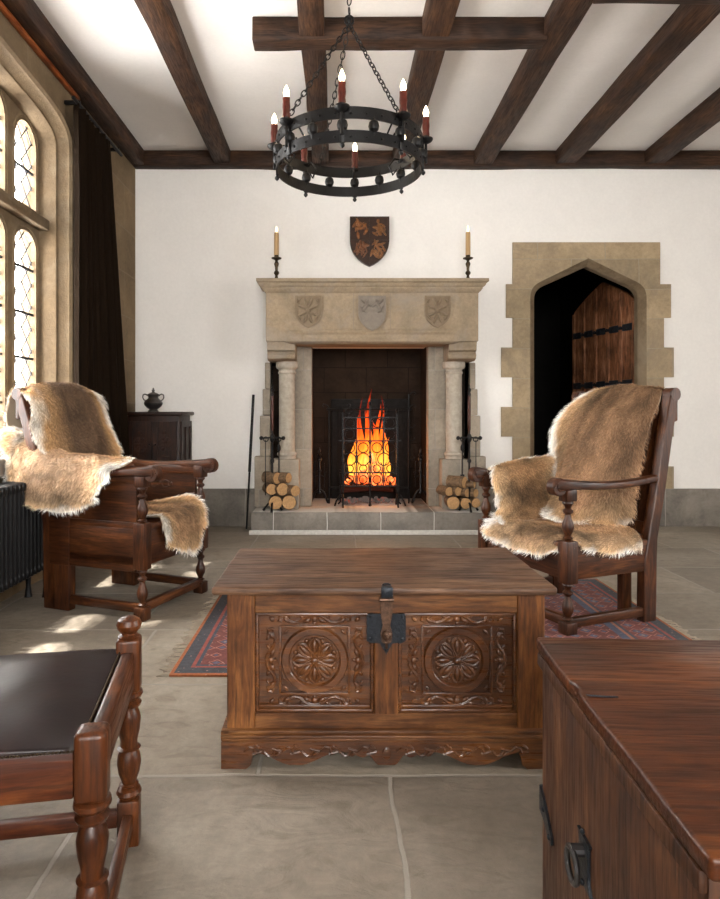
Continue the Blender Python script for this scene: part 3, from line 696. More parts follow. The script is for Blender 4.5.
# grille in front -----------------------------------------------------------
t = thing('fire_screen', 'black wrought iron grille of rings and bars standing before the flames', 'fire screen', (.31, 5.83, .19))
r_ = .0062
for x in (-.247, .247):
    tw = MB(); tw.box(x-.010, x+.010, -.010, .010, .03, .85, .003); 
    for i in range(26): tw.box(x-.0105, x+.0105, -.0105, .0105, .28+i*.021, .288+i*.021, .002, T((x, 0, 0)) @ rotm(R(45)) @ T((-x, 0, 0)))
    tw.lathe([(.014, .84), (.008, .86), (.015, .875), (.010, .89), (.001, .90)], x=x, n=10); tw.build('post', M['iron'], t)
    for sy in (-1, 1):
        MB().tube([(x, 0, .12), (x, sy*.03, .09), (x, sy*.06, .07), (x, sy*.085, .015), (x, sy*.10, .008)], .009, 8).build('foot', M['iron'], t)
    MB().tube([(x, 0, .10), (x+.03*(1 if x > 0 else -1), -.01, .10), (x+.06*(1 if x > 0 else -1), -.01, .05), (x+.075*(1 if x > 0 else -1), -.01, .006)], .008, 8).build('foot', M['iron'], t)
MB().box(-.007, .007, -.008, .008, .015, .93, .003).ell((0, 0, .012), (.016, .016, .012)).ell((0, 0, .94), (.014, .012, .018)).build('centre_bar', M['iron'], t)
mb = MB()
for z in (.185, .307, .597, .71, .81): mb.box(-.26, .26, -.006, .006, z-.0055, z+.0055)
mb.box(-.285, -.24, -.008, .008, .592, .603).box(.24, .285, -.008, .008, .592, .603)
for x in (-.123, .123): mb.box(x-.005, x+.005, -.005, .005, .185, .81)
mb.build('cross_bars', M['iron'], t)
mb = MB()
for rowz, rr, xs in ((.654, .042, (-.185, .185)), (.535, .045, (-.185, -.062, .062, .185)), (.43, .056, (-.185, -.06, .125)), (.345, .034, (-.185, -.062, .062, .185)), (.245, .036, (-.185, -.062, .062, .185)), (.76, .040, (-.185, .062, .185))):
    for x in xs:
        mb.ring((x, 0, rowz), rr, .0052, 'Y', 20, 6)
        for s in (-1, 1):
            pts = [(x+s*(rr+.016*sin(j*.5)), 0, rowz+.055*cos(j*.5)+.0) for j in range(7)]; mb.tube(pts, .004, 5)
mb.build('ring_work', M['iron'], t)
mb = MB()
for x, z in ((-.19, .86), (.135, .87)): mb.ring((x, 0, z+.01), .03, .005, 'Y', 16, 6); mb.ell((x, 0, z+.06), (.011, .01, .020))
mb.tube([(-.19, 0, .81), (-.19, 0, .86)], .005, 6).tube([(.135, 0, .81), (.135, 0, .86)], .005, 6)
mb.build('cresting', M['iron'], t)
# spit rack behind the grille
t = thing('spit_rack', 'tall square iron frame with curled hooks standing behind the fire grille', 'spit rack', (.31, 6.02, .19))
for x in (-.375, .375):
    MB().tube([(x, 0, .0), (x, 0, 1.03 if x > 0 else .90)], .008, 8).build('upright', M['iron'], t)
    s = 1 if x > 0 else -1
    for z in ((.90, 1.02) if x > 0 else (.90,)):
        MB().tube([(x, 0, z), (x+s*.02, -.01, z+.02), (x+s*.05, -.01, z+.035), (x+s*.065, -.01, z+.02), (x+s*.05, -.01, z+.005)], .0065, 7).build('hook', M['iron'], t)
    for z in ((.60, .72, .42) if x > 0 else ()): MB().tube([(x, 0, z), (x+.04, -.01, z-.01), (x+.06, -.01, z+.02)], .005, 6).build('hook', M['iron'], t)
MB().tube([(-.40, 0, .885), (.40, 0, .885)], .009, 8).tube([(-.375, 0, .15), (.375, 0, .15)], .008, 8).build('crossbar', M['iron'], t)
# andirons
def andiron(x, lab):
    t = thing('andiron', lab, 'andiron', (x, 5.98, .19), 0, 'andirons flanking the fire')
    MB().lathe([(.02, .10), (.013, .12), (.013, .30), (.022, .31), (.013, .325), (.012, .40), (.024, .41), (.024, .43), (.012, .44), (.02, .46), (.008, .48), (.012, .50), (.001, .53)], n=12).build('post', M['iron'], t)
    for s in (-1, 1): MB().tube([(0, 0, .14), (s*.04, 0, .11), (s*.065, 0, .05), (s*.08, 0, .01)], .011, 8).build('foot', M['iron'], t)
    mb = MB(); mb.tube([(-.06, 0, .30), (-.05, 0, .25), (0, 0, .27), (.05, 0, .25), (.06, 0, .30)], .007, 6).tube([(-.045, 0, .40), (-.045, 0, .16)], .006, 6).tube([(.045, 0, .38), (.045, 0, .16)], .006, 6)
    mb.build('scroll', M['iron'], t)
andiron(X_(319.5, 5.98), 'iron andiron in the shadow inside the fireplace, window side')
andiron(X_(420.5, 5.98), 'iron andiron with a ball finial inside the fireplace, doorway side')
# ---------------------------------------------------------------- chandelier
CX, CY, CZ, CR = .068, 3.30, 2.285, .372
t = thing('chandelier', 'round black iron chandelier with two riveted hoops and glowing candle bulbs hanging on chains', 'chandelier', (CX, CY, CE))
oz = CZ-CE
for z in (0, .108):
    mb = MB(); n = 72; prof = [(CR-.004, 0), (CR+.004, 0), (CR+.004, .055), (CR-.004, .055)]
    vs = [[mb.bm.verts.new((r*cos(2*pi*k/n), r*sin(2*pi*k/n), oz+z+h)) for r, h in prof] for k in range(n)]
    for k in range(n):
        A, B = vs[k], vs[(k+1) % n]
        for i in range(4): mb.bm.faces.new((A[i], B[i], B[(i+1) % 4], A[(i+1) % 4]))
    bmesh.ops.recalc_face_normals(mb.bm, faces=mb.bm.faces)
    for k in range(32):
        a = 2*pi*k/32; mb.ell(((CR+.005)*cos(a), (CR+.005)*sin(a), oz+z+.024), (.006, .006, .006), None, 8, 5)
    mb.build('hoop', M['iron'], t, smooth=.5)
A0 = R(-90-6)
angs = [A0+k*pi/4 for k in range(8)]
for k in range(16):
    a = A0+k*pi/8; mb = MB()
    mb.lathe([(.006, .035), (.008, .05), (.022, .062), (.026, .078), (.022, .096), (.008, .108), (.006, .125)], T((CR*cos(a), CR*sin(a), oz)), n=12)
    if k % 2 == 0: mb.box(-.012, .012, -.004, .010, -.004, .165, .003, T((CR*cos(a), CR*sin(a), oz)) @ rotm(a-pi/2)); mb.lathe([(.001, -.030), (.010, -.022), (.012, -.014), (.006, -.004)], T(((CR+.006)*cos(a), (CR+.006)*sin(a), oz)), n=10)
    mb.build('spindle', M['iron'], t)
sl = plain('red_candle_sleeve', (.055, .009, .005), .35, 0, .3, 60, .3); gbm = plain('lit_bulb', (1, .9, .7), .1, 0, emit=(1, .80, .52), estr=9)
for k, a in enumerate(angs):
    r0 = CR+.02; c = Vector((r0*cos(a), r0*sin(a), oz))
    cup = MB().tube([c+Vector((0, 0, .03)), c+Vector((0, 0, .16))], .007, 8).lathe([(.010, .13), (.030, .142), (.036, .150), (.036, .156), (.020, .160), (.020, .166)], T(c), n=18)
    cup = cup.build('candle_cup', M['iron'], t)
    s2 = MB().lathe([(.015, .158), (.019, .175), (.0165, .195), (.019, .22), (.017, .245), (.018, .262), (.010, .267)], T(c), n=16).build('candle_sleeve', sl, cup)
    MB().lathe([(.006, .262), (.012, .275), (.014, .288), (.011, .302), (.005, .316), (.001, .325)], T(c), n=14).build('bulb', gbm, cup)
    d = Vector((cos(a), sin(a), 0)); mb = MB(); 
    mb.tube([Vector((CR*cos(a), CR*sin(a), oz+.155)), d*(CR-.05)+Vector((0, 0, oz+.15)), d*(CR-.09)+Vector((0, 0, oz+.10)), d*(CR-.06)+Vector((0, 0, oz+.06)), d*(CR-.035)+Vector((0, 0, oz+.09))], .005, 6, None, False, 1.0)
    mb.build('scroll', M['iron'], t)
    o = point('chandelier_glow', Vector((CX, CY, CE))+c+Vector((0, 0, .295))+d*.02, .55, (1, .72, .42), .02)
def chain(p, q, name, link=.042):
    p, q = Vector(p), Vector(q); L = (q-p).length; n = max(2, int(L/(link*.74))); d = (q-p).normalized()
    rot = d.to_track_quat('Z', 'Y').to_matrix().to_4x4(); mb = MB()
    for i in range(n):
        c = p+(q-p)*((i+.5)/n); pts = [(.011*cos(2*pi*k/12), 0, .021*sin(2*pi*k/12)) for k in range(12)]
        mb.tube(pts, .0030, 5, T(c) @ rot @ rotm(R(90*(i % 2)+20)), True)
    mb.build(name, M['iron'], t)
hz = -.35
for deg in (38, 205, 300):
    a = A0+R(deg+6)
    chain((0, 0, hz-.02), (CR*cos(a), CR*sin(a), oz+.165), 'chain')
chain((0, 0, -.02), (0, 0, hz+.02), 'hanging_chain', .062)
MB().ring((0, 0, hz), .022, .006, 'Y', 16, 6).ell((0, 0, hz), (.012, .012, .02)).build('hook', M['iron'], t)
MB().lathe([(.02, -.03), (.05, -.012), (.055, 0)], n=18).build('ceiling_plate', M['iron'], t)
# ---------------------------------------------------------------- small cabinet and urn
kx = wood('X', (.004, .0016, .001), (.022, .0068, .0028), (.065, .021, .008), .4, 'cupboard_oak', 1, .3, .6); kz = wood('Z', (.004, .0016, .001), (.022, .0068, .0028), (.065, .021, .008), .4, 'cupboard_oak', 1, .3, .6)
t = thing('corner_cabinet', 'small dark carved oak cabinet against the back wall in the corner by the curtain', 'cabinet', (-1.55, 5.62, 0))
MB().box(-.225, .225, -.20, .19, .07, 1.02, .004).build('body', kz, t)
MB().box(-.26, .26, -.24, .21, 1.02, 1.052, .010).build('cabinet_top', kx, t)
MB().box(-.24, .24, -.215, .20, 0, .10, .010).build('plinth', kx, t)
for s, z0, z1 in ((-1, .58, .97), (1, .58, .97), (-1, .13, .53), (1, .13, .53)):
    x0, x1 = sorted((s*.006, s*.205)); mb = MB()
    mb.plate([[(x0, z0), (x1, z0), (x1, z1), (x0, z1)], [(x0+.035, z0+.05), (x1-.035, z0+.05), (x1-.035, z1-.05), (x0+.035, z1-.05)]], XZ, -.222, -.20)
    mb.box(x0+.03, x1-.03, -.205, -.20, z0+.04, z1-.04)
    xc = (x0+x1)/2; zc = (z0+z1)/2
    for k in range(8): mb.ell((xc+.032*cos(k*pi/4), -.207, zc+.045*sin(k*pi/4)), (.010, .006, .026), rotm(pi/2-k*pi/4, 'Y'), 8, 5)
    mb.ell((xc, -.208, zc), (.013, .008, .013)); mb.ring((xc, -.206, zc), .060, .005, 'Y', 20, 5)
    for zz in (-1, 1): mb.ell((xc, -.206, zc+zz*.10), (.03, .006, .016))
    d = mb.build('door', kz, t)
    MB().ell((x1-.018 if s < 0 else x0+.018, -.232, zc), (.009, .012, .009)).build('knob', M['iron'], d)
for z0, z1 in ((.58, .97), (.13, .53)):
    mb = MB().plate([[(-.19, z0), (.18, z0), (.18, z1), (-.19, z1)], [(-.15, z0+.05), (-.025, z0+.05), (-.025, z1-.05), (-.15, z1-.05)], [(.015, z0+.05), (.14, z0+.05), (.14, z1-.05), (.015, z1-.05)]], YZ, .225, .243)
    for yc in (-.088, .078): mb.ell((.228, yc, (z0+z1)/2), (.006, .03, .10)); 
    mb.build('side_panel', kz, t)
t = thing('pewter_urn', 'small dark pewter two-handled lidded urn on top of the corner cabinet', 'urn', (X_(153.3, 5.55), 5.55, 1.053))
MB().lathe([(.045, 0), (.047, .006), (.036, .014), (.034, .02), (.055, .035), (.075, .055), (.080, .075), (.070, .095), (.050, .110), (.042, .12), (.044, .135), (.050, .145)], n=28).build('body', M['pewter'], t)
MB().lathe([(.051, .145), (.048, .152), (.035, .160), (.014, .168), (.010, .172), (.014, .182), (.013, .190), (.006, .194), (.008, .2), (.001, .208)], n=24).build('lid', M['pewter'], t)
for s in (-1, 1):
    MB().tube([(s*x, 0, z) for x, z in ((.066, .095), (.083, .105), (.092, .125), (.088, .145), (.073, .153), (.058, .147), (.048, .135))], .0055, 8).build('handle', M['pewter'], t)
# ---------------------------------------------------------------- curtain and rail
mb = MB(); nu, nv = 150, 40; g = []
for j in range(nv+1):
    q = j/nv; z = 3.12-q*3.095; row = []
    wd0, wd1 = 4.29, 4.90+.22*q
    for i in range(nu+1):
        u = i/nu; y = wd0+(wd1-wd0)*u
        ph = 2*pi*u*6.3+.7*sin(q*3+u*4); amp = (.030+.018*sin(u*9))*(.65+.5*q)
        x = -1.75+.10*q*u+amp*cos(ph)+.010*sin(2.3*ph+q*2)
        y += .012*sin(ph*1.0)*q; row.append(mb.bm.verts.new((x, y, z)))
    g.append(row)
for j in range(nv):
    for i in range(nu): mb.bm.faces.new((g[j][i], g[j+1][i], g[j+1][i+1], g[j][i+1]))
bmesh.ops.solidify(mb.bm, geom=mb.bm.faces[:], thickness=.006)
o = mb.build('curtain', M['curtain'], None, smooth=3); tag(o, 'long dark brown curtain hanging in folds beside the stone window', 'curtain')
t = thing('curtain_rail', 'dark wooden curtain rail fixed under the timber above the window', 'curtain rail', (-1.75, 4.76, 3.14))
MB().tube([(0, -.50, .004), (0, .46, .004)], .012, 10).build('rail', M['iron'], t)
for y in (-.40, .38): MB().box(-.099, .010, y-.012, y+.012, .004, .03, .004).build('bracket', M['iron'], t)
# ---------------------------------------------------------------- radiator
t = thing('radiator', 'dark cast iron column radiator standing under the stone window', 'radiator', (-1.70, 2.9, 0))
mb = MB()
for i in range(40):
    y = -.92+i*.0435
    for x in (-.05, .0, .05): mb.tube([(x, y, .20), (x, y, .64)], .0155, 8)
    mb.box(-.068, .068, y-.018, y+.018, .625, .68, .016).box(-.068, .068, y-.018, y+.018, .16, .21, .016)
mb.build('columns', M['radiator'], t)
mb = MB().tube([(0, -.93, .65), (0, .80, .65)], .018, 10).tube([(0, -.93, .19), (0, .80, .19)], .018, 10).build('header_pipe', M['radiator'], t)
for y in (-.85, .74): 
    for x in (-.05, .05): MB().lathe([(.022, 0), (.018, .02), (.014, .06), (.018, .18)], x=x, y=y, n=12).build('foot', M['radiator'], t)
# ---------------------------------------------------------------- rug
def rugmat():
    m, nt, b = newmat('persian_rug')
    L, Wd = 2.29, 1.46
    tc = nt.nodes.new('ShaderNodeTexCoord'); sp = nt.nodes.new('ShaderNodeSeparateXYZ'); nt.links.new(tc.outputs['Object'], sp.inputs[0])
    def mth(op, a, b_=None, c=None):
        n = N(nt, 'ShaderNodeMath'); n.operation = op
        for i, v in enumerate((a, b_, c)):
            if v is None: continue
            if hasattr(v, 'is_linked'): nt.links.new(v, n.inputs[i])
            else: n.inputs[i].default_value = v
        return n.outputs[0]
    ex = mth('SUBTRACT', L/2, mth('ABSOLUTE', sp.outputs[0])); ey = mth('SUBTRACT', Wd/2, mth('ABSOLUTE', sp.outputs[1]))
    e = mth('MINIMUM', ex, ey)
    band = ramp(nt, e, [(0, (.32, .10, .035)), (.014, (.05, .052, .060)), (.07, (.26, .06, .045)), (.085, (.05, .055, .07)), (.10, (.15, .042, .034)), (.24, (.05, .055, .07)), (.255, (.30, .12, .07)), (.27, (.07, .08, .12)), (.31, (.13, .038, .032))], 'CONSTANT')
    v = coords(nt, (1, 1, 1)); vo = N(nt, 'ShaderNodeTexVoronoi'); vo.inputs['Scale'].default_value = 13; vo.distance = 'MANHATTAN'; vo.inputs['Randomness'].default_value = .35; nt.links.new(v, vo.inputs[0])
    pat = ramp(nt, vo.outputs['Distance'], [(0, (.27, .23, .19)), (.16, (.08, .10, .16)), (.36, (.14, .045, .036)), (.5, (.45, .2, .15)), (.56, (1, 1, 1))], 'CONSTANT')
    msk = ramp(nt, vo.outputs['Distance'], [(0, 1), (.55, 1), (.56, 0)], 'CONSTANT')
    inb = ramp(nt, e, [(0, 0), (.10, 1), (.24, 0), (.31, 1)], 'CONSTANT')
    c = mix(nt, band, pat, mth('MULTIPLY', msk, mth('MULTIPLY', inb, .85)))
    vo2 = N(nt, 'ShaderNodeTexVoronoi'); vo2.inputs['Scale'].default_value = 34; vo2.distance = 'MANHATTAN'; nt.links.new(v, vo2.inputs[0])
    c = mix(nt, c, (.36, .22, .18), ramp(nt, vo2.outputs['Distance'], [(0, .6), (.2, 0)], 'CONSTANT'))
    c = mix(nt, c, ramp(nt, noi(nt, v, 60, 4), [(.3, .6), (.7, 1.1)]), .8, 'MULTIPLY')
    nt.links.new(c, b.inputs['Base Color']); b.inputs['Roughness'].default_value = .95; bump(nt, b, noi(nt, v, 250, 2), .6, .004)
    return m
t = thing('rug', 'red and blue patterned oriental rug on the flagstones beneath the carved chest', 'rug', (.483, 3.265, .001))
t.rotation_euler = (0, 0, 0)
mb = MB().box(-1.145, 1.145, -.73, .73, 0, .009, .002); mb.build('pile', rugmat(), t)
mb = MB(); random.seed(3)
for sx in (-1, 1):
    for i in range(95):
        y = -.725+1.45*i/94; l = random.uniform(.03, .065); mb.tube([(sx*1.143, y, .004), (sx*(1.143+l*.5), y+random.uniform(-.01, .01), .004), (sx*(1.143+l), y+random.uniform(-.025, .025), .002)], .0022, 4)
o = mb.build('fringe', plain('fringe', (.30, .25, .19), .95), t); o['kind'] = 'stuff'
# ---------------------------------------------------------------- carved coffee chest
t = thing('carved_chest', 'carved oak chest with two rosette panels and iron hasp, in the middle of the room', 'chest', (.149, 1.90, 0))
# local: front face y=0, back y=.50 ; x -.471...471
XL, XR, D = -.473, .472, .50
MB().box(XL+.008, XR-.008, .022, D-.006, .06, .5).build('carcass', wood('X', (.02, .008, .004), (.08, .032, .014), (.16, .07, .03), .5, 'inner_oak', 1, .3), t)
for x0, x1, z0, z1 in ((XL, XL+.083, .10, .512), (XR-.083, XR, .10, .512), (-.036, .036, .15, .455)): MB().box(x0, x1, 0, .03, z0, z1, .004, seg=1).build('stile', cz_, t)
for x in (XL+.003, XR-.033): MB().box(x, x+.03, .031, D, .10, .512, .004, seg=1).build('end_panel', cz_, t)
for z0, z1 in ((.452, .512), (.10, .155)): MB().box(XL+.082, XR-.082, .001, .03, z0, z1, .003, seg=1).build('front_rail', cx_, t)
def moulding(mb, x0, x1, z0, z1, y, w_):
    for a, b_, c, d in ((x0, x1, z0, z0+w_), (x0, x1, z1-w_, z1), (x0, x0+w_, z0, z1), (x1-w_, x1, z0, z1)):
        mb.box(a, b_, y, y+.014, c, d, .005)
for side in (-1, 1):
    x0, x1 = (XL+.083, -.036) if side < 0 else (.036, XR-.083); z0, z1 = .155, .452
    xc = (x0+x1)/2; zc = (z0+z1)/2+.004; mb = MB()
    mb.box(x0, x1, .0185, .028, z0, z1); moulding(mb, x0, x1, z0, z1, .004, .011); mb.box(x0+.011, x1-.011, .008, .020, z0+.011, z0+.022, .004)
    # square strapwork field
    hw = .103
    for s in (-1, 1):
        mb.box(xc+s*hw-.004, xc+s*hw+.004, .0105, .02, zc-.100, zc+.100, .002)
        mb.box(xc-hw, xc+hw, .0105, .02, zc+s*.100-.004, zc+s*.100+.004, .002)
    ringp = [(.074, -.0), (.076, .007), (.079, .009), (.096, .009), (.099, .005), (.101, -.0)]
    rv = []
    for k in range(48):
        a = 2*pi*k/48; rv.append([mb.bm.verts.new((xc+r*cos(a), .0195-h*1.35, zc+r*sin(a))) for r, h in ringp])
    for k in range(48):
        A, B = rv[k], rv[(k+1) % 48]
        for i in range(len(ringp)-1): mb.bm.faces.new((A[i], A[i+1], B[i+1], B[i]))
    # rosette: eight petals with ribs
    for k in range(8):
        a = k*pi/4; c, s = cos(a), sin(a); big = k % 2 == 0
        L = .058
        for sd in (-1, 1):
            pts = [(0.012, 0), (.030, sd*.011), (.048, sd*(.016 if big else .012)), (.060, sd*.010), (.066, sd*.002)]
            mb.tube([(xc+p*c-q*s, .0125, zc+p*s+q*c) for p, q in pts], [.0035, .0052, .0065, .0055, .0035], 6)
        mb.ell((xc+.040*c, .0145, zc+.040*s), (.024, .0085, .009), rotm(-a, 'Y'), 10, 6)
        a2 = a+pi/8; mb.ell((xc+.062*cos(a2), .0145, zc+.062*sin(a2)), (.007, .005, .007), None, 8, 5)
        mb.tube([(xc+r*cos(a2), .0145, zc+r*sin(a2)) for r in (.02, .035, .052)], [.0025, .003, .0015], 5)
    mb.ell((xc, .012, zc), (.013, .011, .013))
    # scroll and leaf carving in the four borders
    def scroll(cx0, cz0, ang, ln, mb=mb):
        ca, sa = cos(ang), sin(ang)
        P = lambda u, v: (cx0+u*ca-v*sa, .0155, cz0+u*sa+v*ca)
        for sd in (-1, 1):
            mb.tube([P(sd*u, v) for u, v in ((0, .010), (.012, .013), (.028, .005), (.045, -.008), (.062, -.012), (.08, -.004), (ln*.86, .010), (ln, .008), (ln*1.02, -.004), (ln*.93, -.008))], [.005, .0065, .0068, .0056, .005, .0055, .0062, .0058, .005, .0035], 6)
            mb.ell(P(sd*.022, -.004), (.014, .0075, .007), rotm(-ang+sd*.5, 'Y'), 8, 5)
            mb.ell(P(sd*.038, .007), (.012, .006, .006), rotm(-ang-sd*.6, 'Y'), 8, 5)
            mb.ell(P(sd*ln*.80, -.003), (.012, .007, .007), rotm(-ang-sd*.7, 'Y'), 8, 5)
            mb.ell(P(sd*ln*.72, .009), (.009, .004, .004), rotm(-ang+sd*.7, 'Y'), 8, 5)
        mb.ell(P(0, 0), (.010, .007, .010)); mb.ell(P(0, .013), (.006, .005, .008)); mb.ell(P(0, -.012), (.007, .005, .006))
    scroll(xc, zc+.123, 0, .105); scroll(xc, zc-.121, pi, .105); scroll(xc-.130, zc, pi/2, .092); scroll(xc+.130, zc, -pi/2, .092)
    for sx in (-1, 1):
        for sz in (-1, 1):
            mb.ell((xc+sx*.086, .0155, zc+sz*.084), (.011, .004, .005), rotm(sx*sz*.78, 'Y'), 8, 5); mb.ell((xc+sx*.128, .015, zc+sz*.122), (.010, .005, .006), rotm(-sx*sz*.78, 'Y'), 8, 5)
    bmesh.ops.recalc_face_normals(mb.bm, faces=mb.bm.faces)
    mb.build('carved_panel', carve, t, smooth=.7)
# plinth with moulding and wavy carved apron
XP = .489
mb = MB()
for y0, y1 in ((-.016, .0), ):
    mb.box(-XP+.006, XP-.006, y0-.0, .03, .098, .112, .005).box(-XP, XP, y0-.006, .03, .088, .100, .005).box(-XP+.004, XP-.004, y0-.002, .03, .078, .089, .003)
for s in (-1, 1): mb.box(min(s*.460, s*XP), max(s*.460, s*XP), -.016, D+.004, .078, .112, .005)
mb.build('plinth_moulding', cx_, t)
top = [(XP-.002, .080), (-XP+.002, .080)]
low = [(-XP+.002, 0), (-XP+.075, 0), (-XP+.09, .012)]
def wave(x):
    u = abs(x)/.40
    if u > 1: return .02
    h = .030+.020*cos(u*2*pi*1.5+pi)
    return max(.012, h-.012*math.exp(-(x/.022)**2)+ .018*math.exp(-((abs(x)-.05)/.014)**2))
for i in range(97):
    x = -.392+.784*i/96; low.append((x, wave(x)))
low += [(XP-.09, .012), (XP-.075, 0), (XP-.002, 0)]
mb = MB().plate([top+low], XZ, -.018, .0)
for s in (-1, 1): mb.plate([[(.001, 0), (.06, 0), (.09, .03), (D-.08, .03), (D-.05, 0), (D, 0), (D, .08), (.001, .08)]], YZ, *sorted((s*(XP-.002), s*(XP-.018))))
for k in range(-7, 8):
    x = k*.056
    if abs(x) < .02: mb.ell((0, -.018, .045), (.013, .004, .020)); continue
    s = 1 if k % 2 else -1
    mb.tube([(x-.026, -.018, .052), (x-.012, -.0185, .052+s*.013), (x, -.0185, .052+s*.010), (x+.006, -.0185, .052-s*.006), (x-.002, -.0185, .052-s*.008), (x+.026, -.018, .052)], .0042, 6)
    mb.ell((x+.014, -.018, .055+s*.010), (.012, .006, .006), rotm(s*.6, 'Y'), 8, 5)
mb.build('apron', carve, t, smooth=.5)
# lid
lo = MB(); lo.box(-.512, .498, -.032, .520, .513, .537, .008, seg=3)
bmesh.ops.subdivide_edges(lo.bm, edges=[e for e in lo.bm.edges if e.calc_length() > .4], cuts=30)
for v in lo.bm.verts:
    nn = noise.noise_vector(v.co*6)*.0035+noise.noise_vector(v.co*25)*.0012; nn.z = nn.z*.4 if v.co.z < .53 else nn.z
    v.co += nn
lid = lo.build('lid', lidw, t)
# hasp and lock plate
mb = MB()
k_ = plain('worn_iron', (.10, .055, .035), .4, .7, .4, 80, .5)
mb.plate([[(-.058, .372), (-.047, .366), (-.018, .364), (0, .330), (.018, .364), (.047, .366), (.058, .372), (.058, .445), (.054, .452), (-.054, .452), (-.058, .445)]], XZ, -.004, .001)
for a, b_ in ((-.048, .442), (.048, .442), (-.048, .378), (.048, .378), (0, .346)): mb.ell((a, -.005, b_), (.0045, .0035, .0045))
mb.build('lock_plate', M['iron_blue'], t)
h = MB(); h.plate([[(-.018, .495), (.018, .495), (.017, .45), (.011, .42), (.018, .395), (.014, .372), (0, .362), (-.014, .372), (-.018, .395), (-.011, .42), (-.017, .45)]], XZ, -.013, -.007)
h.tube([(-.021, -.017, .497), (.021, -.017, .497)], .006, 10).ell((0, -.016, .392), (.015, .012, .016)).ell((0, -.027, .392), (.006, .008, .006)).tube([(0, -.013, .37), (0, -.012, .352)], .004, 8)
h.build('hasp', k_, t)
h = MB(); h.box(-.017, .017, -.037, -.033, .508, .539, .002).box(-.014, .014, -.037, .0, .5365, .5395, .001).tube([(-.012, -.01, .539), (-.006, -.01, .543), (.006, -.01, .543), (.012, -.01, .539)], .0025, 6)
h.build('hasp_strap', M['iron_blue'], lid)

# ---------------------------------------------------------------- dark chest in the near corner
t = thing('blanket_chest', 'large dark oak chest cut by the picture edge, with iron ring handle on its end', 'chest', (.374, .64, 0), R(-2.2))
H = .601; W2 = 1.15; D2 = .625
nx = wood('X', (.010, .003, .0015), (.075, .020, .005), (.20, .062, .015), .30, 'near_oak', .55, .5, .7)
ny = wood('Z', (.012, .004, .002), (.075, .028, .011), (.19, .078, .030), .40, 'near_side_oak', .5, .4, .6)
MB().box(.008, W2-.02, .018, D2-.004, .05, H-.024, .004).build('body', ny, t)
lo = MB(); lo.box(0, W2, 0, D2+.012, H-.026, H, .006, seg=3)
bmesh.ops.subdivide_edges(lo.bm, edges=[e for e in lo.bm.edges if e.calc_length() > .4], cuts=40)
for v in lo.bm.verts:
    v.co += noise.noise_vector(v.co*7)*.0028+noise.noise_vector(v.co*30)*.0012
    if v.co.x < .02 and abs(v.co.y-.41) < .010: v.co.x += .006
lid = lo.build('lid', nx, t)
MB().box(-.001, .010, .02, D2, H-.05, H-.024, .004).build('lid_cleat', ny, t)
mb = MB(); mb.box(.005, .03, .0, D2, 0, .07, .005).box(.005, W2, -.0, .03, 0, .07, .005); mb.build('plinth', ny, t)
mb = MB()
mb.plate([[(D2-.002, .315), (D2-.03, .30), (D2-.078, .262), (D2-.080, .248), (D2-.070, .240), (D2-.035, .262), (D2-.002, .268)]], YZ, .003, .010)
mb.ell((.003, D2-.066, .254), (.004, .005, .005)); mb.ell((.003, D2-.03, .284), (.004, .005, .005)); mb.box(.005, .03, D2-.006, D2+.001, .268, .315, .001)
mb.build('corner_strap', M['iron_blue'], t)
h = MB(); yy, zz = .375, .345
h.plate([[(yy+.028, zz+.032), (yy+.02, zz+.022), (yy+.02, zz-.03), (yy+.03, zz-.045), (yy-.03, zz-.045), (yy-.02, zz-.03), (yy-.02, zz+.022), (yy-.028, zz+.032)]], YZ, .003, .010)
for a in (-.04, .04): h.ell((.002, yy, zz+a), (.004, .005, .005))
hp = h.build('handle_plate', M['iron_blue'], t)
h = MB().tube([(.006, yy, zz+.010), (-.016, yy, zz+.010)], .010, 10); h.ring((-.014, yy, zz-.013), .025, .005, 'X', 24, 8)
h.build('ring_handle', plain('handle_iron', (.10, .10, .105), .3, .9), hp)
# small iron staple on the long edge of the lid
MB().tube([(.008, .375, H), (.012, .370, H+.002), (.030, .366, H+.0025), (.055, .368, H+.001)], .0016, 6).build('lid_staple', M['iron_blue'], lid)

# ---------------------------------------------------------------- leather stool, near corner
ang = R(10.0)
t = thing('leather_stool', 'turned-leg oak stool with a worn brown leather seat, cut by the picture edge', 'stool', (-.430, 1.13, -.006), ang)
# local: near outer leg at (0,0); far leg (0,.44); seat extends to -x
LX, LY = -.50, .445
def turned(h0, h1, r=1.0):
    s = (h1-h0)
    p = [(.024, 0), (.024, .03), (.016, .045), (.026, .07), (.030, .10), (.027, .13), (.017, .155), (.023, .17), (.017, .185), (.019, .21), (.025, .27), (.029, .36), (.026, .43), (.020, .47), (.028, .485), (.020, .50), (.020, .55), (.026, .65), (.028, .74), (.024, .80), (.018, .84), (.027, .855), (.030, .88), (.020, .90), (.018, .91), (.029, .93), (.033, .955), (.032, .98), (.022, 1.0)]
    return [(a*r, h0+b_*s) for a, b_ in p]
stz = wood('Z', (.010, .003, .0015), (.075, .021, .0055), (.22, .07, .018), .28, 'stool_oak', .8, .3, .7); stx = wood('X', (.010, .003, .0015), (.055, .013, .004), (.15, .045, .012), .3, 'stool_oak', .8, .3, .7); sty = wood('Y', (.010, .003, .0015), (.075, .021, .0055), (.20, .065, .017), .3, 'stool_oak', .8, .3, .7)
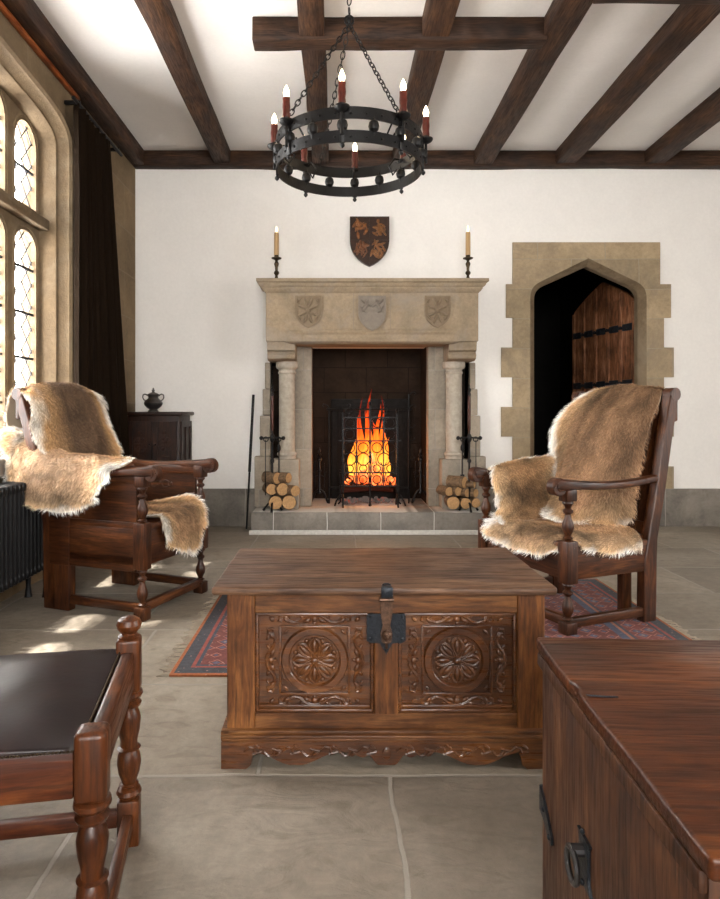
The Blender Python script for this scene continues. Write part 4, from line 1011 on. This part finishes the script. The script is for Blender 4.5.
for x, y in ((0, 0), (0, LY), (LX, 0), (LX, LY)):
    far = y > 0; mb = MB(); top = .50 if not far else .505; b0 = .375
    mb.box(x-.028, x+.028, y-.027, y+.027, b0, top, .012 if not far else .008, seg=4)
    mb.lathe(turned(.10, b0+.004, 1.0), x=x, y=y, n=24)
    mb.box(x-.026, x+.026, y-.026, y+.026, .0, .115, .006)
    if far: mb.lathe([(.024, .503), (.026, .509), (.018, .514), (.018, .517), (.027, .526), (.030, .537), (.026, .548), (.012, .556), (.001, .558)], x=x, y=y, n=24)
    mb.build('leg', stz, t)
MB().box(LX+.028, -.028, -.018, .012, .385, .468, .004).build('front_rail', stx, t); MB().box(LX+.028, -.028, LY-.012, LY+.018, .385, .468, .004).build('rear_rail', stx, t)
for x in (0, LX): MB().box(x-.014, x+.016, .027, LY-.027, .385, .478, .008, seg=3).build('side_rail', sty, t)
for y in (0, LY): MB().box(LX, 0, y-.012, y+.012, .045, .085, .005).build('stretcher', stx, t)
for x in (0, LX): MB().box(x-.012, x+.012, 0, LY, .045, .085, .005).build('stretcher', sty, t)
m, nt, b = newmat('worn_leather')
v = coords(nt); n = noi(nt, v, 5, 6, .65, .6); n2 = noi(nt, v, 70, 4, .6)
c = ramp(nt, n, [(.3, (.010, .0045, .006)), (.52, (.024, .0095, .010)), (.68, (.045, .018, .014)), (.76, (.13, .05, .02))])
nt.links.new(c, b.inputs['Base Color']); nt.links.new(ramp(nt, n, [(.3, .30), (.7, .42)]), b.inputs['Roughness']); b.inputs['Specular IOR Level'].default_value = .6; p = bump(nt, b, n2, .12, .002); bump(nt, b, n, .12, .01, p)
mb = MB(); g = []; nu, nv = 44, 36
for j in range(nv+1):
    row = []
    for i in range(nu+1):
        u, q = i/nu, j/nv; x = LX-.012+(-LX-.0)*u; y = -.020+(LY+.040)*q
        eu = min(u, 1-u)*2; eq = min(q, 1-q)*2; z = .472+.030*(1-(1-eu)**3)*(1-(1-eq)**3)+.003*noise.noise(Vector((x*9, y*9, 0)))
        cut = .036
        if (u > 1-.085 and (q < .10)) or (u > 1-.085 and q > .90): pass
        row.append(mb.bm.verts.new((x, y, z)))
    g.append(row)
for j in range(nv):
    for i in range(nu): mb.bm.faces.new((g[j][i], g[j][i+1], g[j+1][i+1], g[j+1][i]))
bmesh.ops.solidify(mb.bm, geom=mb.bm.faces[:], thickness=.012)
seat = mb.build('seat', m, t, smooth=3)
mb = MB()
for i in range(70): mb.ell((-.018, .03+i*(LY-.06)/69, .4775), (.0028, .0028, .002), None, 6, 4)
mb.build('nailheads', M['brass_dark'], seat); mb = MB()
for i in range(72): mb.ell((LX+.03+i*(-LX-.06)/71, -.021, .470), (.0028, .002, .0028), None, 6, 4)
mb.build('nailheads', M['brass_dark'], seat)

# ---------------------------------------------------------------- armchairs
def baluster(mb, x, y, z0, z1, r=1.0):
    s = z1-z0; p = [(.022, 0), (.014, .04), (.026, .09), (.014, .14), (.017, .17), (.026, .26), (.030, .36), (.026, .46), (.016, .58), (.014, .66), (.025, .72), (.025, .76), (.014, .81), (.017, .87), (.028, .93), (.024, 1.0)]
    mb.lathe([(a*r, z0+b_*s) for a, b_ in p], x=x, y=y, n=20)
def arm_mesh(x_back, x_front, y, z, side, thick=.036, wd=.07, dip=.02, scroll=.042):
    mb = MB(); n = 28; secs = []
    for i in range(n+1):
        q = i/n; x = x_back+(x_front-x_back)*q
        zz = z-dip*sin(pi*min(1, q*1.05))+.004*q; h = thick*(1+.5*q**3); ww = wd*(.75+.35*q**1.5)
        yy = y+side*.018*sin(pi*q)
        if q > .86: k = (q-.86)/.14; ww *= 1-.25*k*k; h = thick*1.5
        sec = []
        for k in range(12):
            a = 2*pi*k/12; c, s = cos(a), sin(a)
            sec.append(mb.bm.verts.new((x, yy+ww/2*abs(c)**.6*(1 if c > 0 else -1), zz-h/2+h/2*abs(s)**.6*(1 if s > 0 else -1))))
        secs.append(sec)
    for A, B in zip(secs, secs[1:]):
        for k in range(12): mb.bm.faces.new((A[k], A[(k+1) % 12], B[(k+1) % 12], B[k]))
    mb.bm.faces.new(secs[0][::-1]); mb.bm.faces.new(secs[-1])
    yy = y+side*.0; hh = scroll
    mb.lathe([(hh*.9, -wd*.36), (hh, -wd*.30), (hh, wd*.30), (hh*.9, wd*.36)], T((x_front-.018, yy, z-hh+.008)) @ rotm(R(90), 'X'), n=22)
    for s in (-1, 1):
        mb.tube([(x_front-.018+hh*.75*(1-j/14)*cos(j*.8), yy+s*wd*.37, z-hh+.008+hh*.75*(1-j/14)*sin(j*.8)) for j in range(13)], .0045, 5)
    return mb
def armchair(name, label, loc, rz, w_, dep, rec, zt, seat_z, arm_z, closed, rail_h=.155):
    """local +x is the way the chair faces; front legs at x=+dep/2, posts rise from x=-dep/2"""
    t = thing(name, label, 'armchair', loc, rz, 'old oak armchairs by the fire')
    hx, hy = dep/2, w_/2
    for s in (-1, 1):
        mb = MB(); x, y = hx, s*hy
        mb.box(x-.031, x+.031, y-.031, y+.031, 0, .065, .005); baluster(mb, x, y, .06, seat_z-rail_h-.01, .95)
        mb.box(x-.033, x+.033, y-.033, y+.033, seat_z-rail_h-.015, seat_z+.03, .005)
        baluster(mb, x, y, seat_z+.025, arm_z-.10, .95); mb.box(x-.031, x+.031, y-.03, y+.03, arm_z-.105, arm_z-.035, .006)
        mb.build('front_leg', dz, t)
        # rear leg and raked back post in one timber
        mb = MB(); bw = .062; fr = .055
        path = [(-hx-.00, 0), (-hx-.005, .30), (-hx-.02, seat_z), (-hx-.02-rec*.33, seat_z+.25), (-hx-rec*.66-.01, seat_z+.5), (-hx-rec, zt)]
        secs = []
        for (x, z) in path:
            b0 = bw/2*(1.35 if z < .31 else 1)
            secs.append([mb.bm.verts.new((x+a, s*hy+c, z)) for a, c in ((-b0, -.026), (b0, -.026), (b0, .026), (-b0, .026))])
        for A, B in zip(secs, secs[1:]):
            for k in range(4): mb.bm.faces.new((A[k], A[(k+1) % 4], B[(k+1) % 4], B[k]))
        mb.bm.faces.new(secs[0][::-1]); mb.bm.faces.new(secs[-1])
        bmesh.ops.bevel(mb.bm, geom=mb.bm.edges[:], offset=.005, segments=1, affect='EDGES')
        mb.tube([(-hx-rec-.004, s*(hy-.028), zt+.0), (-hx-rec-.004, s*(hy+.028), zt+.0)], .034, 14)
        mb.box(-hx-rec*.85-.055, -hx-rec*.85-.020, s*hy-.022, s*hy+.022, zt-.14, zt-.01, .012)
        mb.build('back_post', dz, t)
        am = arm_mesh(-hx-rec*.32, hx+.085, s*hy, arm_z, s); am.build('arm', dx, t)
    MB().box(hx-.022, hx+.014, -hy+.02, hy-.02, seat_z-rail_h, seat_z, .006).build('seat_rail', dy, t)
    for s in (-1, 1): MB().box(-hx, hx, s*hy-.018, s*hy+.018, seat_z-rail_h, seat_z, .006).build('side_rail', dx, t)
    MB().box(-hx-.02, hx+.03, -hy+.01, hy-.01, seat_z-.004, seat_z+.020, .006).build('seat_board', dx, t)
    MB().box(hx-.02, hx+.018, -hy, hy, .04, .085, .006).build('stretcher', dy, t)
    for s in (-1, 1): MB().box(-hx, hx, s*hy-.017, s*hy+.017, .035, .08, .006).build('stretcher', dx, t)
    # panelled back following the rake
    def bk(x, z): return x
    mb = MB(); ang = math.atan2(rec, zt-seat_z)
    Mx = T((-hx-.018, 0, seat_z)) @ rotm(-ang, 'Y'); Lb = math.hypot(rec, zt-seat_z)
    mb.box(-.008, .008, -hy+.02, hy-.02, -.02, Lb-.05, 0, Mx).box(-.018, .018, -hy+.02, hy-.02, Lb-.13, Lb-.01, .008, Mx).box(-.018, .018, -hy+.02, hy-.02, .0, .08, .008, Mx).box(-.016, .016, -.03, .03, .05, Lb-.1, .006, Mx)
    mb.build('back_panel', dz, t)
    if closed:
        for s in (-1, 1):
            mb = MB(); mb.box(-hx-.03, hx-.03, s*hy-.008, s*hy+.008, seat_z-rail_h, arm_z-.05)
            mb.box(-hx+.005, hx-.03, s*hy-.018, s*hy+.018, arm_z-.085, arm_z-.035, .005).box(-hx, hx-.03, s*hy-.018, s*hy+.018, seat_z-rail_h-.03, seat_z-rail_h+.05, .005)
            mb.box(-hx+.005, hx-.03, s*hy-.016, s*hy+.016, seat_z-.01, seat_z+.03, .004).box(-hx+.0, -hx+.13, s*hy-.029, s*hy+.029, seat_z-rail_h-.03, arm_z-.04, .005)
            for zc, amp in ((arm_z-.15, .03),):
                for k in range(3):
                    x = -hx+.19+k*.08
                    for e in (-1, 1):
                        yo = s*hy-s*.0085
                        mb.tube([(x+a, yo, zc+b_*e) for a, b_ in ((-.035, 0), (-.02, .018), (.0, .022), (.02, .012), (.012, .002))], .004, 5)
                    mb.ell((x+.035, s*hy-s*.009, zc), (.010, .004, .014))
            mb.build('side_panel', dx, t)
            MB().box(-hx-.035, -hx+.13, s*hy-.026, s*hy+.026, 0, seat_z-rail_h, .005).build('rear_foot', dz, t)
    else:
        for s in (-1, 1): MB().box(-hx+.02, -hx+.08, s*(hy-.09)-.02, s*(hy-.09)+.02, 0.0, seat_z-rail_h+.02, .005).build('rear_foot', dz, t)
    return t
CL = Vector((-1.155, 3.585, 0)); RL = R(-20.9)
armchair('wainscot_armchair', 'oak armchair with closed panelled sides, draped in fur, beside the radiator', CL, RL, .53, .58, .23, 1.15, .46, .775, True, .19)
CRt = Vector((1.198, 3.401, 0)); RR = R(202.6)
armchair('open_armchair', 'oak armchair with open turned arms, draped in fur, in front of the arched doorway', CRt, RR, .64, .50, .17, 1.14, .415, .735, False, .155)
# ---------------------------------------------------------------- animal hides
def catmull(P, n):
    P = np.asarray(P, float); k = len(P); Q = np.concatenate([[2*P[0]-P[1]], P, [2*P[-1]-P[-2]]])
    out = []
    for t in np.linspace(0, k-1, n):
        i = min(int(t), k-2); u = t-i; a, b_, c, d = Q[i], Q[i+1], Q[i+2], Q[i+3]
        out.append(.5*((2*b_)+(c-a)*u+(2*a-5*b_+4*c-d)*u*u+(3*b_-a-3*c+d)*u**3))
    return np.array(out)
def furmat(name):
    m, nt, b = newmat(name)
    at = N(nt, 'ShaderNodeAttribute'); at.attribute_name = 'Col'
    nt.links.new(at.outputs['Color'], b.inputs['Base Color']); b.inputs['Roughness'].default_value = .75
    b.inputs['Specular IOR Level'].default_value = .25
    return m
FUR = furmat('animal_fur')
def hide(name, label, patches, loc, rz, seed, dens=42000, group='animal hides on the armchairs'):
    """patches: list of (control grid rows[v][u] local xyz, edge flags (u0,u1,v0,v1), tone). rows run along the lie of the hair"""
    rng = np.random.default_rng(seed)
    V, Fc, C = [], [], []; nb = 0
    for ctrl, edges, tone in patches:
        g = np.array(ctrl, float); NU, NV = 46, 60
        g = np.array([catmull(r, NU) for r in g]); g = np.transpose(np.array([catmull(g[:, i], NV) for i in range(NU)]), (1, 0, 2))   # [NV][NU]
        us = np.linspace(0, 1, NU); vs = np.linspace(0, 1, NV)
        U, VV = np.meshgrid(us, vs)
        # ragged outline
        def nz(a, s): return np.array([noise.noise(Vector((float(q)*s, seed*3.1+s, 0))) for q in a])
        cu = g[:, NU//2:NU//2+1]
        wu = np.abs(U-.5)*2; sidef = np.where(U < .5, edges[0], edges[1])
        wob = (nz(vs, 5)*.14+nz(vs, 13)*.07-.06)[:, None]
        g = g+(g-cu)*((wob*wu**2*sidef)[..., None])
        du = np.gradient(g, axis=1); dv = np.gradient(g, axis=0); nrm = np.cross(du, dv)*(1 if len(edges) > 4 else -1); nrm /= np.linalg.norm(nrm, axis=2, keepdims=True)+1e-9
        nn = np.array([[noise.noise(Vector(g[j, i]*5)+Vector((seed, 0, 0)))*.018+noise.noise(Vector(g[j, i]*13)+Vector((seed, 0, 0)))*.009 for i in range(NU)] for j in range(NV)])
        g = g+nrm*nn[..., None]
        e = np.ones_like(U)
        if edges[0] == 1: e = np.minimum(e, U*2.0)
        if edges[1] == 1: e = np.minimum(e, (1-U)*2.0)
        if edges[2]: e = np.minimum(e, VV*2.6)
        if edges[3]: e = np.minimum(e, (1-VV)*2.6)
        e2 = np.ones_like(U)
        if edges[0]: e2 = np.minimum(e2, U*2.0)
        if edges[1]: e2 = np.minimum(e2, (1-U)*2.0)
        if edges[2]: e2 = np.minimum(e2, VV*2.6)
        if edges[3]: e2 = np.minimum(e2, (1-VV)*2.6)
        # natural coat colour: grey-brown saddle, tan flanks, cream edges
        sad, tan, cream = (np.array(q) for q in tone)
        n2 = np.array([[noise.noise(Vector((i/NU*4, j/NV*5, seed*1.7)))*.5+noise.noise(Vector((i/NU*11, j/NV*12, seed)))*.25 for i in range(NU)] for j in range(NV)])
        q = np.clip(e+n2*.55, 0, 1)[..., None]
        col = np.where(q < .20, cream+(tan-cream)*np.clip((q-.05)/.15, 0, 1), np.where(q < .62, tan+(sad-tan)*((q-.20)/.42), sad))
        str_ = np.array([[noise.noise(Vector((i/NU*26, j/NV*5, seed*.7))) for i in range(NU)] for j in range(NV)])[..., None]
        col = col*np.clip(1+n2[..., None]*1.7+str_*.22, .35, 1.8)
        ix = np.arange(NU*NV).reshape(NV, NU)
        V.append(g.reshape(-1, 3)+0); C.append(col.reshape(-1, 3)*.7)
        for a, b_, c, d in zip(ix[:-1, :-1].ravel(), ix[:-1, 1:].ravel(), ix[1:, 1:].ravel(), ix[1:, :-1].ravel()): Fc.append((nb+a, nb+b_, nb+c, nb+d))
        nb += NU*NV
        V.append((g-nrm*.008).reshape(-1, 3)); C.append(np.tile([[.45, .36, .26]], (NU*NV, 1)))
        for a, b_, c, d in zip(ix[:-1, :-1].ravel(), ix[:-1, 1:].ravel(), ix[1:, 1:].ravel(), ix[1:, :-1].ravel()): Fc.append((nb+d, nb+c, nb+b_, nb+a))
        nb += NU*NV
        # hair
        ar = np.linalg.norm(np.cross(du, dv), axis=2)[:-1, :-1].ravel(); tot = ar.sum(); n = int(dens*tot)
        cell = rng.choice(len(ar), n, p=ar/tot); cj, ci = cell//(NU-1), cell % (NU-1); fu, fv = rng.random(n), rng.random(n)
        def samp(A): 
            return (A[cj, ci]*((1-fu)*(1-fv))[:, None]+A[cj, ci+1]*(fu*(1-fv))[:, None]+A[cj+1, ci]*((1-fu)*fv)[:, None]+A[cj+1, ci+1]*(fu*fv)[:, None])
        P = samp(g); Nn = samp(nrm); dvn = samp(dv/np.linalg.norm(dv, axis=2, keepdims=True)); dun = samp(du/np.linalg.norm(du, axis=2, keepdims=True))
        E = samp(e2[..., None])[:, 0]; Cc = samp(col); Us = samp(U[..., None])[:, 0]
        out = dun*(np.where(Us > .5, 1, -1)*np.clip(1-E*3, 0, 1)*.9)[:, None]
        clump = samp(np.array([[noise.noise_vector(Vector(g[j, i]*22)) for i in range(NU)] for j in range(NV)]))
        D = Nn*.55+dvn*.75+out+rng.normal(0, .16, (n, 3))+clump*.55
        D /= np.linalg.norm(D, axis=1, keepdims=True)
        L = (.017+.016*np.clip(1-E*2.2, 0, 1))*rng.uniform(.6, 1.25, n)
        side = np.cross(D, Nn+rng.normal(0, .5, (n, 3))); side /= np.linalg.norm(side, axis=1, keepdims=True)+1e-9
        wd = .0009*(1+.3*rng.random(n))
        p1 = P+D*(L*.5)[:, None]; p2 = p1+(D*.8+dvn*.25+np.array([0, 0, -.18]))*(L*.5)[:, None]
        st = np.stack([P-side*wd[:, None], P+side*wd[:, None], p1+side*(wd*.8)[:, None], p1-side*(wd*.8)[:, None], p2], 1)
        V.append(st.reshape(-1, 3))
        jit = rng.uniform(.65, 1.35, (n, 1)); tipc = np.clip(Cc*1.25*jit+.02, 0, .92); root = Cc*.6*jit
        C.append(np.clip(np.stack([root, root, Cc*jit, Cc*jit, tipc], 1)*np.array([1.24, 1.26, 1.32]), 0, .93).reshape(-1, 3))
        base = nb+np.arange(n)*5
        for b0 in base.tolist(): Fc.append((b0, b0+1, b0+2, b0+3)); Fc.append((b0+3, b0+2, b0+4))
        nb += n*5
    V = np.concatenate(V); C = np.clip(np.concatenate(C), 0, .95)
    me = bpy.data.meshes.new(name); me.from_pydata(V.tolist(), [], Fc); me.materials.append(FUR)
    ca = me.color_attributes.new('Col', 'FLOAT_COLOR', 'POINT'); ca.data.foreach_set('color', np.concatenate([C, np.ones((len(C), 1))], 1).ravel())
    me.polygons.foreach_set('use_smooth', [True]*len(me.polygons)); me.update()
    o = bpy.data.objects.new(name, me); COL.objects.link(o); o.location = loc; o.rotation_euler = (0, 0, rz)
    tag(o, label, 'animal hide', group); return o
ta = ((.115, .068, .038), (.46, .27, .12), (.84, .76, .64))
tb = ((.36, .235, .14), (.52, .35, .20), (.86, .80, .70))
# chair by the radiator: local +x faces the fire, -y is the side towards the camera; back from (-.31,.46) to (-.52,1.15)
def bx(z, off=.03, hx=.29, rec=.23, sz=.46, zt=1.15): return -hx-.018-rec*(z-sz)/(zt-sz)+off
back = [
 [(-.60, -.30, .95), (-.62, -.14, .93), (-.63, .0, .93), (-.62, .15, .93), (-.60, .29, .95)],
 [(-.59, -.29, 1.10), (-.60, -.13, 1.12), (-.60, .0, 1.12), (-.60, .14, 1.11), (-.58, .29, 1.10)],
 [(-.53, -.275, 1.175), (-.53, -.11, 1.21), (-.53, .02, 1.215), (-.53, .17, 1.20), (-.53, .30, 1.165)],
 [(-.445, -.31, 1.11), (-.43, -.11, 1.14), (-.42, .02, 1.14), (-.43, .17, 1.13), (-.45, .33, 1.09)],
 [(-.39, -.325, .98), (-.36, -.13, .99), (-.35, .02, .99), (-.37, .18, .98), (-.43, .36, .96)],
 [(-.365, -.325, .86), (-.29, -.15, .84), (-.27, .02, .84), (-.30, .18, .84), (-.37, .37, .84)],
 [(-.28, -.28, .76), (-.19, -.17, .70), (-.17, .0, .68), (-.22, .16, .69), (-.30, .29, .75)],
 [(-.24, -.24, .66), (-.14, -.17, .56), (-.10, .0, .54), (-.16, .14, .55), (-.27, .24, .60)]]
flap = [   # hangs over the near arm and down the outside of the side panel
 [(-.58, -.22, .96), (-.44, -.20, .90), (-.28, -.19, .84), (-.12, -.20, .805), (.04, -.21, .80), (.20, -.22, .80)],
 [(-.60, -.30, .96), (-.46, -.27, .89), (-.30, -.265, .83), (-.12, -.27, .815), (.06, -.27, .81), (.24, -.265, .805)],
 [(-.60, -.345, .86), (-.47, -.335, .80), (-.30, -.33, .775), (-.12, -.328, .77), (.05, -.325, .77), (.19, -.325, .775)],
 [(-.57, -.36, .76), (-.46, -.355, .72), (-.30, -.352, .69), (-.14, -.35, .69), (.02, -.345, .695), (.14, -.34, .70)],
 [(-.53, -.362, .67), (-.44, -.362, .635), (-.30, -.36, .605), (-.16, -.358, .60), (-.02, -.35, .61), (.10, -.345, .635)],
 [(-.49, -.36, .62), (-.42, -.36, .585), (-.30, -.358, .545), (-.17, -.354, .525), (-.04, -.348, .55), (.07, -.342, .60)]]
hide('fur_hide', 'grey-brown and tan fur hide draped over the back and arm of the panelled armchair', [(back, (1, 1, 1, 1), ta), (flap, (1, 1, 0, 1), tb)], CL, RL, 5)
seat = [
 [(-.20, -.20, .49), (-.20, -.05, .50), (-.20, .10, .50), (-.20, .22, .50)],
 [(.02, -.21, .50), (.02, -.06, .515), (.02, .08, .52), (.02, .21, .52)],
 [(.20, -.19, .51), (.20, -.06, .525), (.21, .08, .54), (.22, .22, .56)],
 [(.31, -.17, .505), (.325, -.05, .51), (.335, .09, .53), (.33, .23, .55)],
 [(.335, -.16, .44), (.355, -.04, .43), (.37, .09, .45), (.37, .20, .47)],
 [(.335, -.13, .38), (.36, -.03, .36), (.38, .08, .35), (.375, .17, .38)],
 [(.33, -.11, .35), (.36, -.02, .30), (.375, .07, .27), (.37, .15, .32)]]
hide('fur_hide', 'pale fur hide hanging over the seat front of the panelled armchair', [(seat, (1, 1, 0, 1), ((.26, .15, .075), (.44, .28, .14), (.88, .80, .68)))], CL, RL, 9)
# chair by the doorway: hx=.25, near side is +y
back2 = [
 [(-.50, -.22, .92), (-.52, -.08, .90), (-.52, .05, .90), (-.51, .17, .90), (-.49, .26, .92)],
 [(-.48, -.22, 1.10), (-.50, -.08, 1.12), (-.50, .05, 1.12), (-.49, .17, 1.12), (-.48, .26, 1.10)],
 [(-.42, -.24, 1.165), (-.42, -.10, 1.19), (-.42, .04, 1.195), (-.42, .17, 1.185), (-.42, .275, 1.165)],
 [(-.32, -.30, 1.08), (-.31, -.14, 1.10), (-.30, .02, 1.10), (-.32, .17, 1.10), (-.355, .295, 1.09)],
 [(-.24, -.335, .96), (-.22, -.16, .96), (-.20, .01, .96), (-.23, .16, .96), (-.30, .295, .96)],
 [(-.21, -.32, .82), (-.16, -.16, .82), (-.13, .0, .80), (-.16, .16, .80), (-.26, .290, .80)],
 [(-.20, -.27, .68), (-.08, -.15, .67), (-.05, .0, .65), (-.09, .15, .64), (-.23, .290, .64)],
 [(-.16, -.25, .56), (-.03, -.14, .56), (.0, .0, .54), (-.05, .14, .53), (-.18, .285, .52)],
 [(-.12, -.24, .50), (.05, -.12, .50), (.07, .0, .48), (.02, .15, .48), (-.14, .30, .47)]]
tc_ = ((.22, .125, .065), (.46, .29, .15), (.86, .78, .67))
seat2 = [
 [(-.16, -.26, .47), (-.16, -.10, .47), (-.16, .06, .47), (-.17, .20, .47), (-.18, .31, .462), (-.18, .355, .425), (-.18, .365, .375)],
 [(-.02, -.27, .48), (-.02, -.10, .48), (-.02, .06, .475), (-.03, .20, .475), (-.03, .32, .465), (-.03, .365, .425), (-.03, .375, .37)],
 [(.12, -.27, .485), (.12, -.10, .48), (.12, .06, .475), (.10, .20, .475), (.09, .32, .465), (.09, .365, .425), (.09, .375, .38)],
 [(.26, -.27, .48), (.26, -.10, .48), (.26, .06, .475), (.24, .19, .475), (.20, .28, .465), (.16, .35, .43), (.155, .362, .395)],
 [(.315, -.26, .44), (.325, -.10, .43), (.325, .06, .425), (.315, .17, .42), (.285, .24, .425), (.24, .285, .43), (.20, .34, .42)],
 [(.32, -.25, .39), (.34, -.10, .37), (.34, .06, .355), (.33, .15, .355), (.31, .21, .36), (.29, .26, .38), (.25, .29, .40)]]
flap2 = [   # leans on the far arm
 [(-.20, -.30, .80), (-.06, -.30, .785), (.06, -.30, .775), (.18, -.30, .765), (.26, -.30, .74)],
 [(-.19, -.25, .79), (-.06, -.24, .77), (.06, -.24, .76), (.18, -.245, .73), (.27, -.25, .69)],
 [(-.17, -.20, .70), (-.05, -.18, .67), (.07, -.18, .65), (.19, -.19, .62), (.29, -.20, .58)],
 [(-.15, -.16, .60), (-.03, -.13, .57), (.09, -.12, .55), (.21, -.14, .53), (.31, -.16, .50)],
 [(-.12, -.10, .52), (.0, -.06, .50), (.12, -.05, .49), (.24, -.07, .485), (.33, -.10, .46)]]
hide('fur_hide', 'brown fur hide with cream belly draped over the back of the open-armed chair', [(back2, (1, .6, 1, 1), tc_)], CRt, RR, 14)
hide('fur_hide', 'pale tan fur hide with white edge on the seat of the open-armed chair', [(seat2, (1, 1, 0, 1), ((.30, .18, .095), (.48, .32, .18), (.90, .84, .75))), (flap2, (1, 1, 1, 0, 1), ((.27, .155, .075), (.46, .30, .16), (.90, .84, .75)))], CRt, RR, 21)
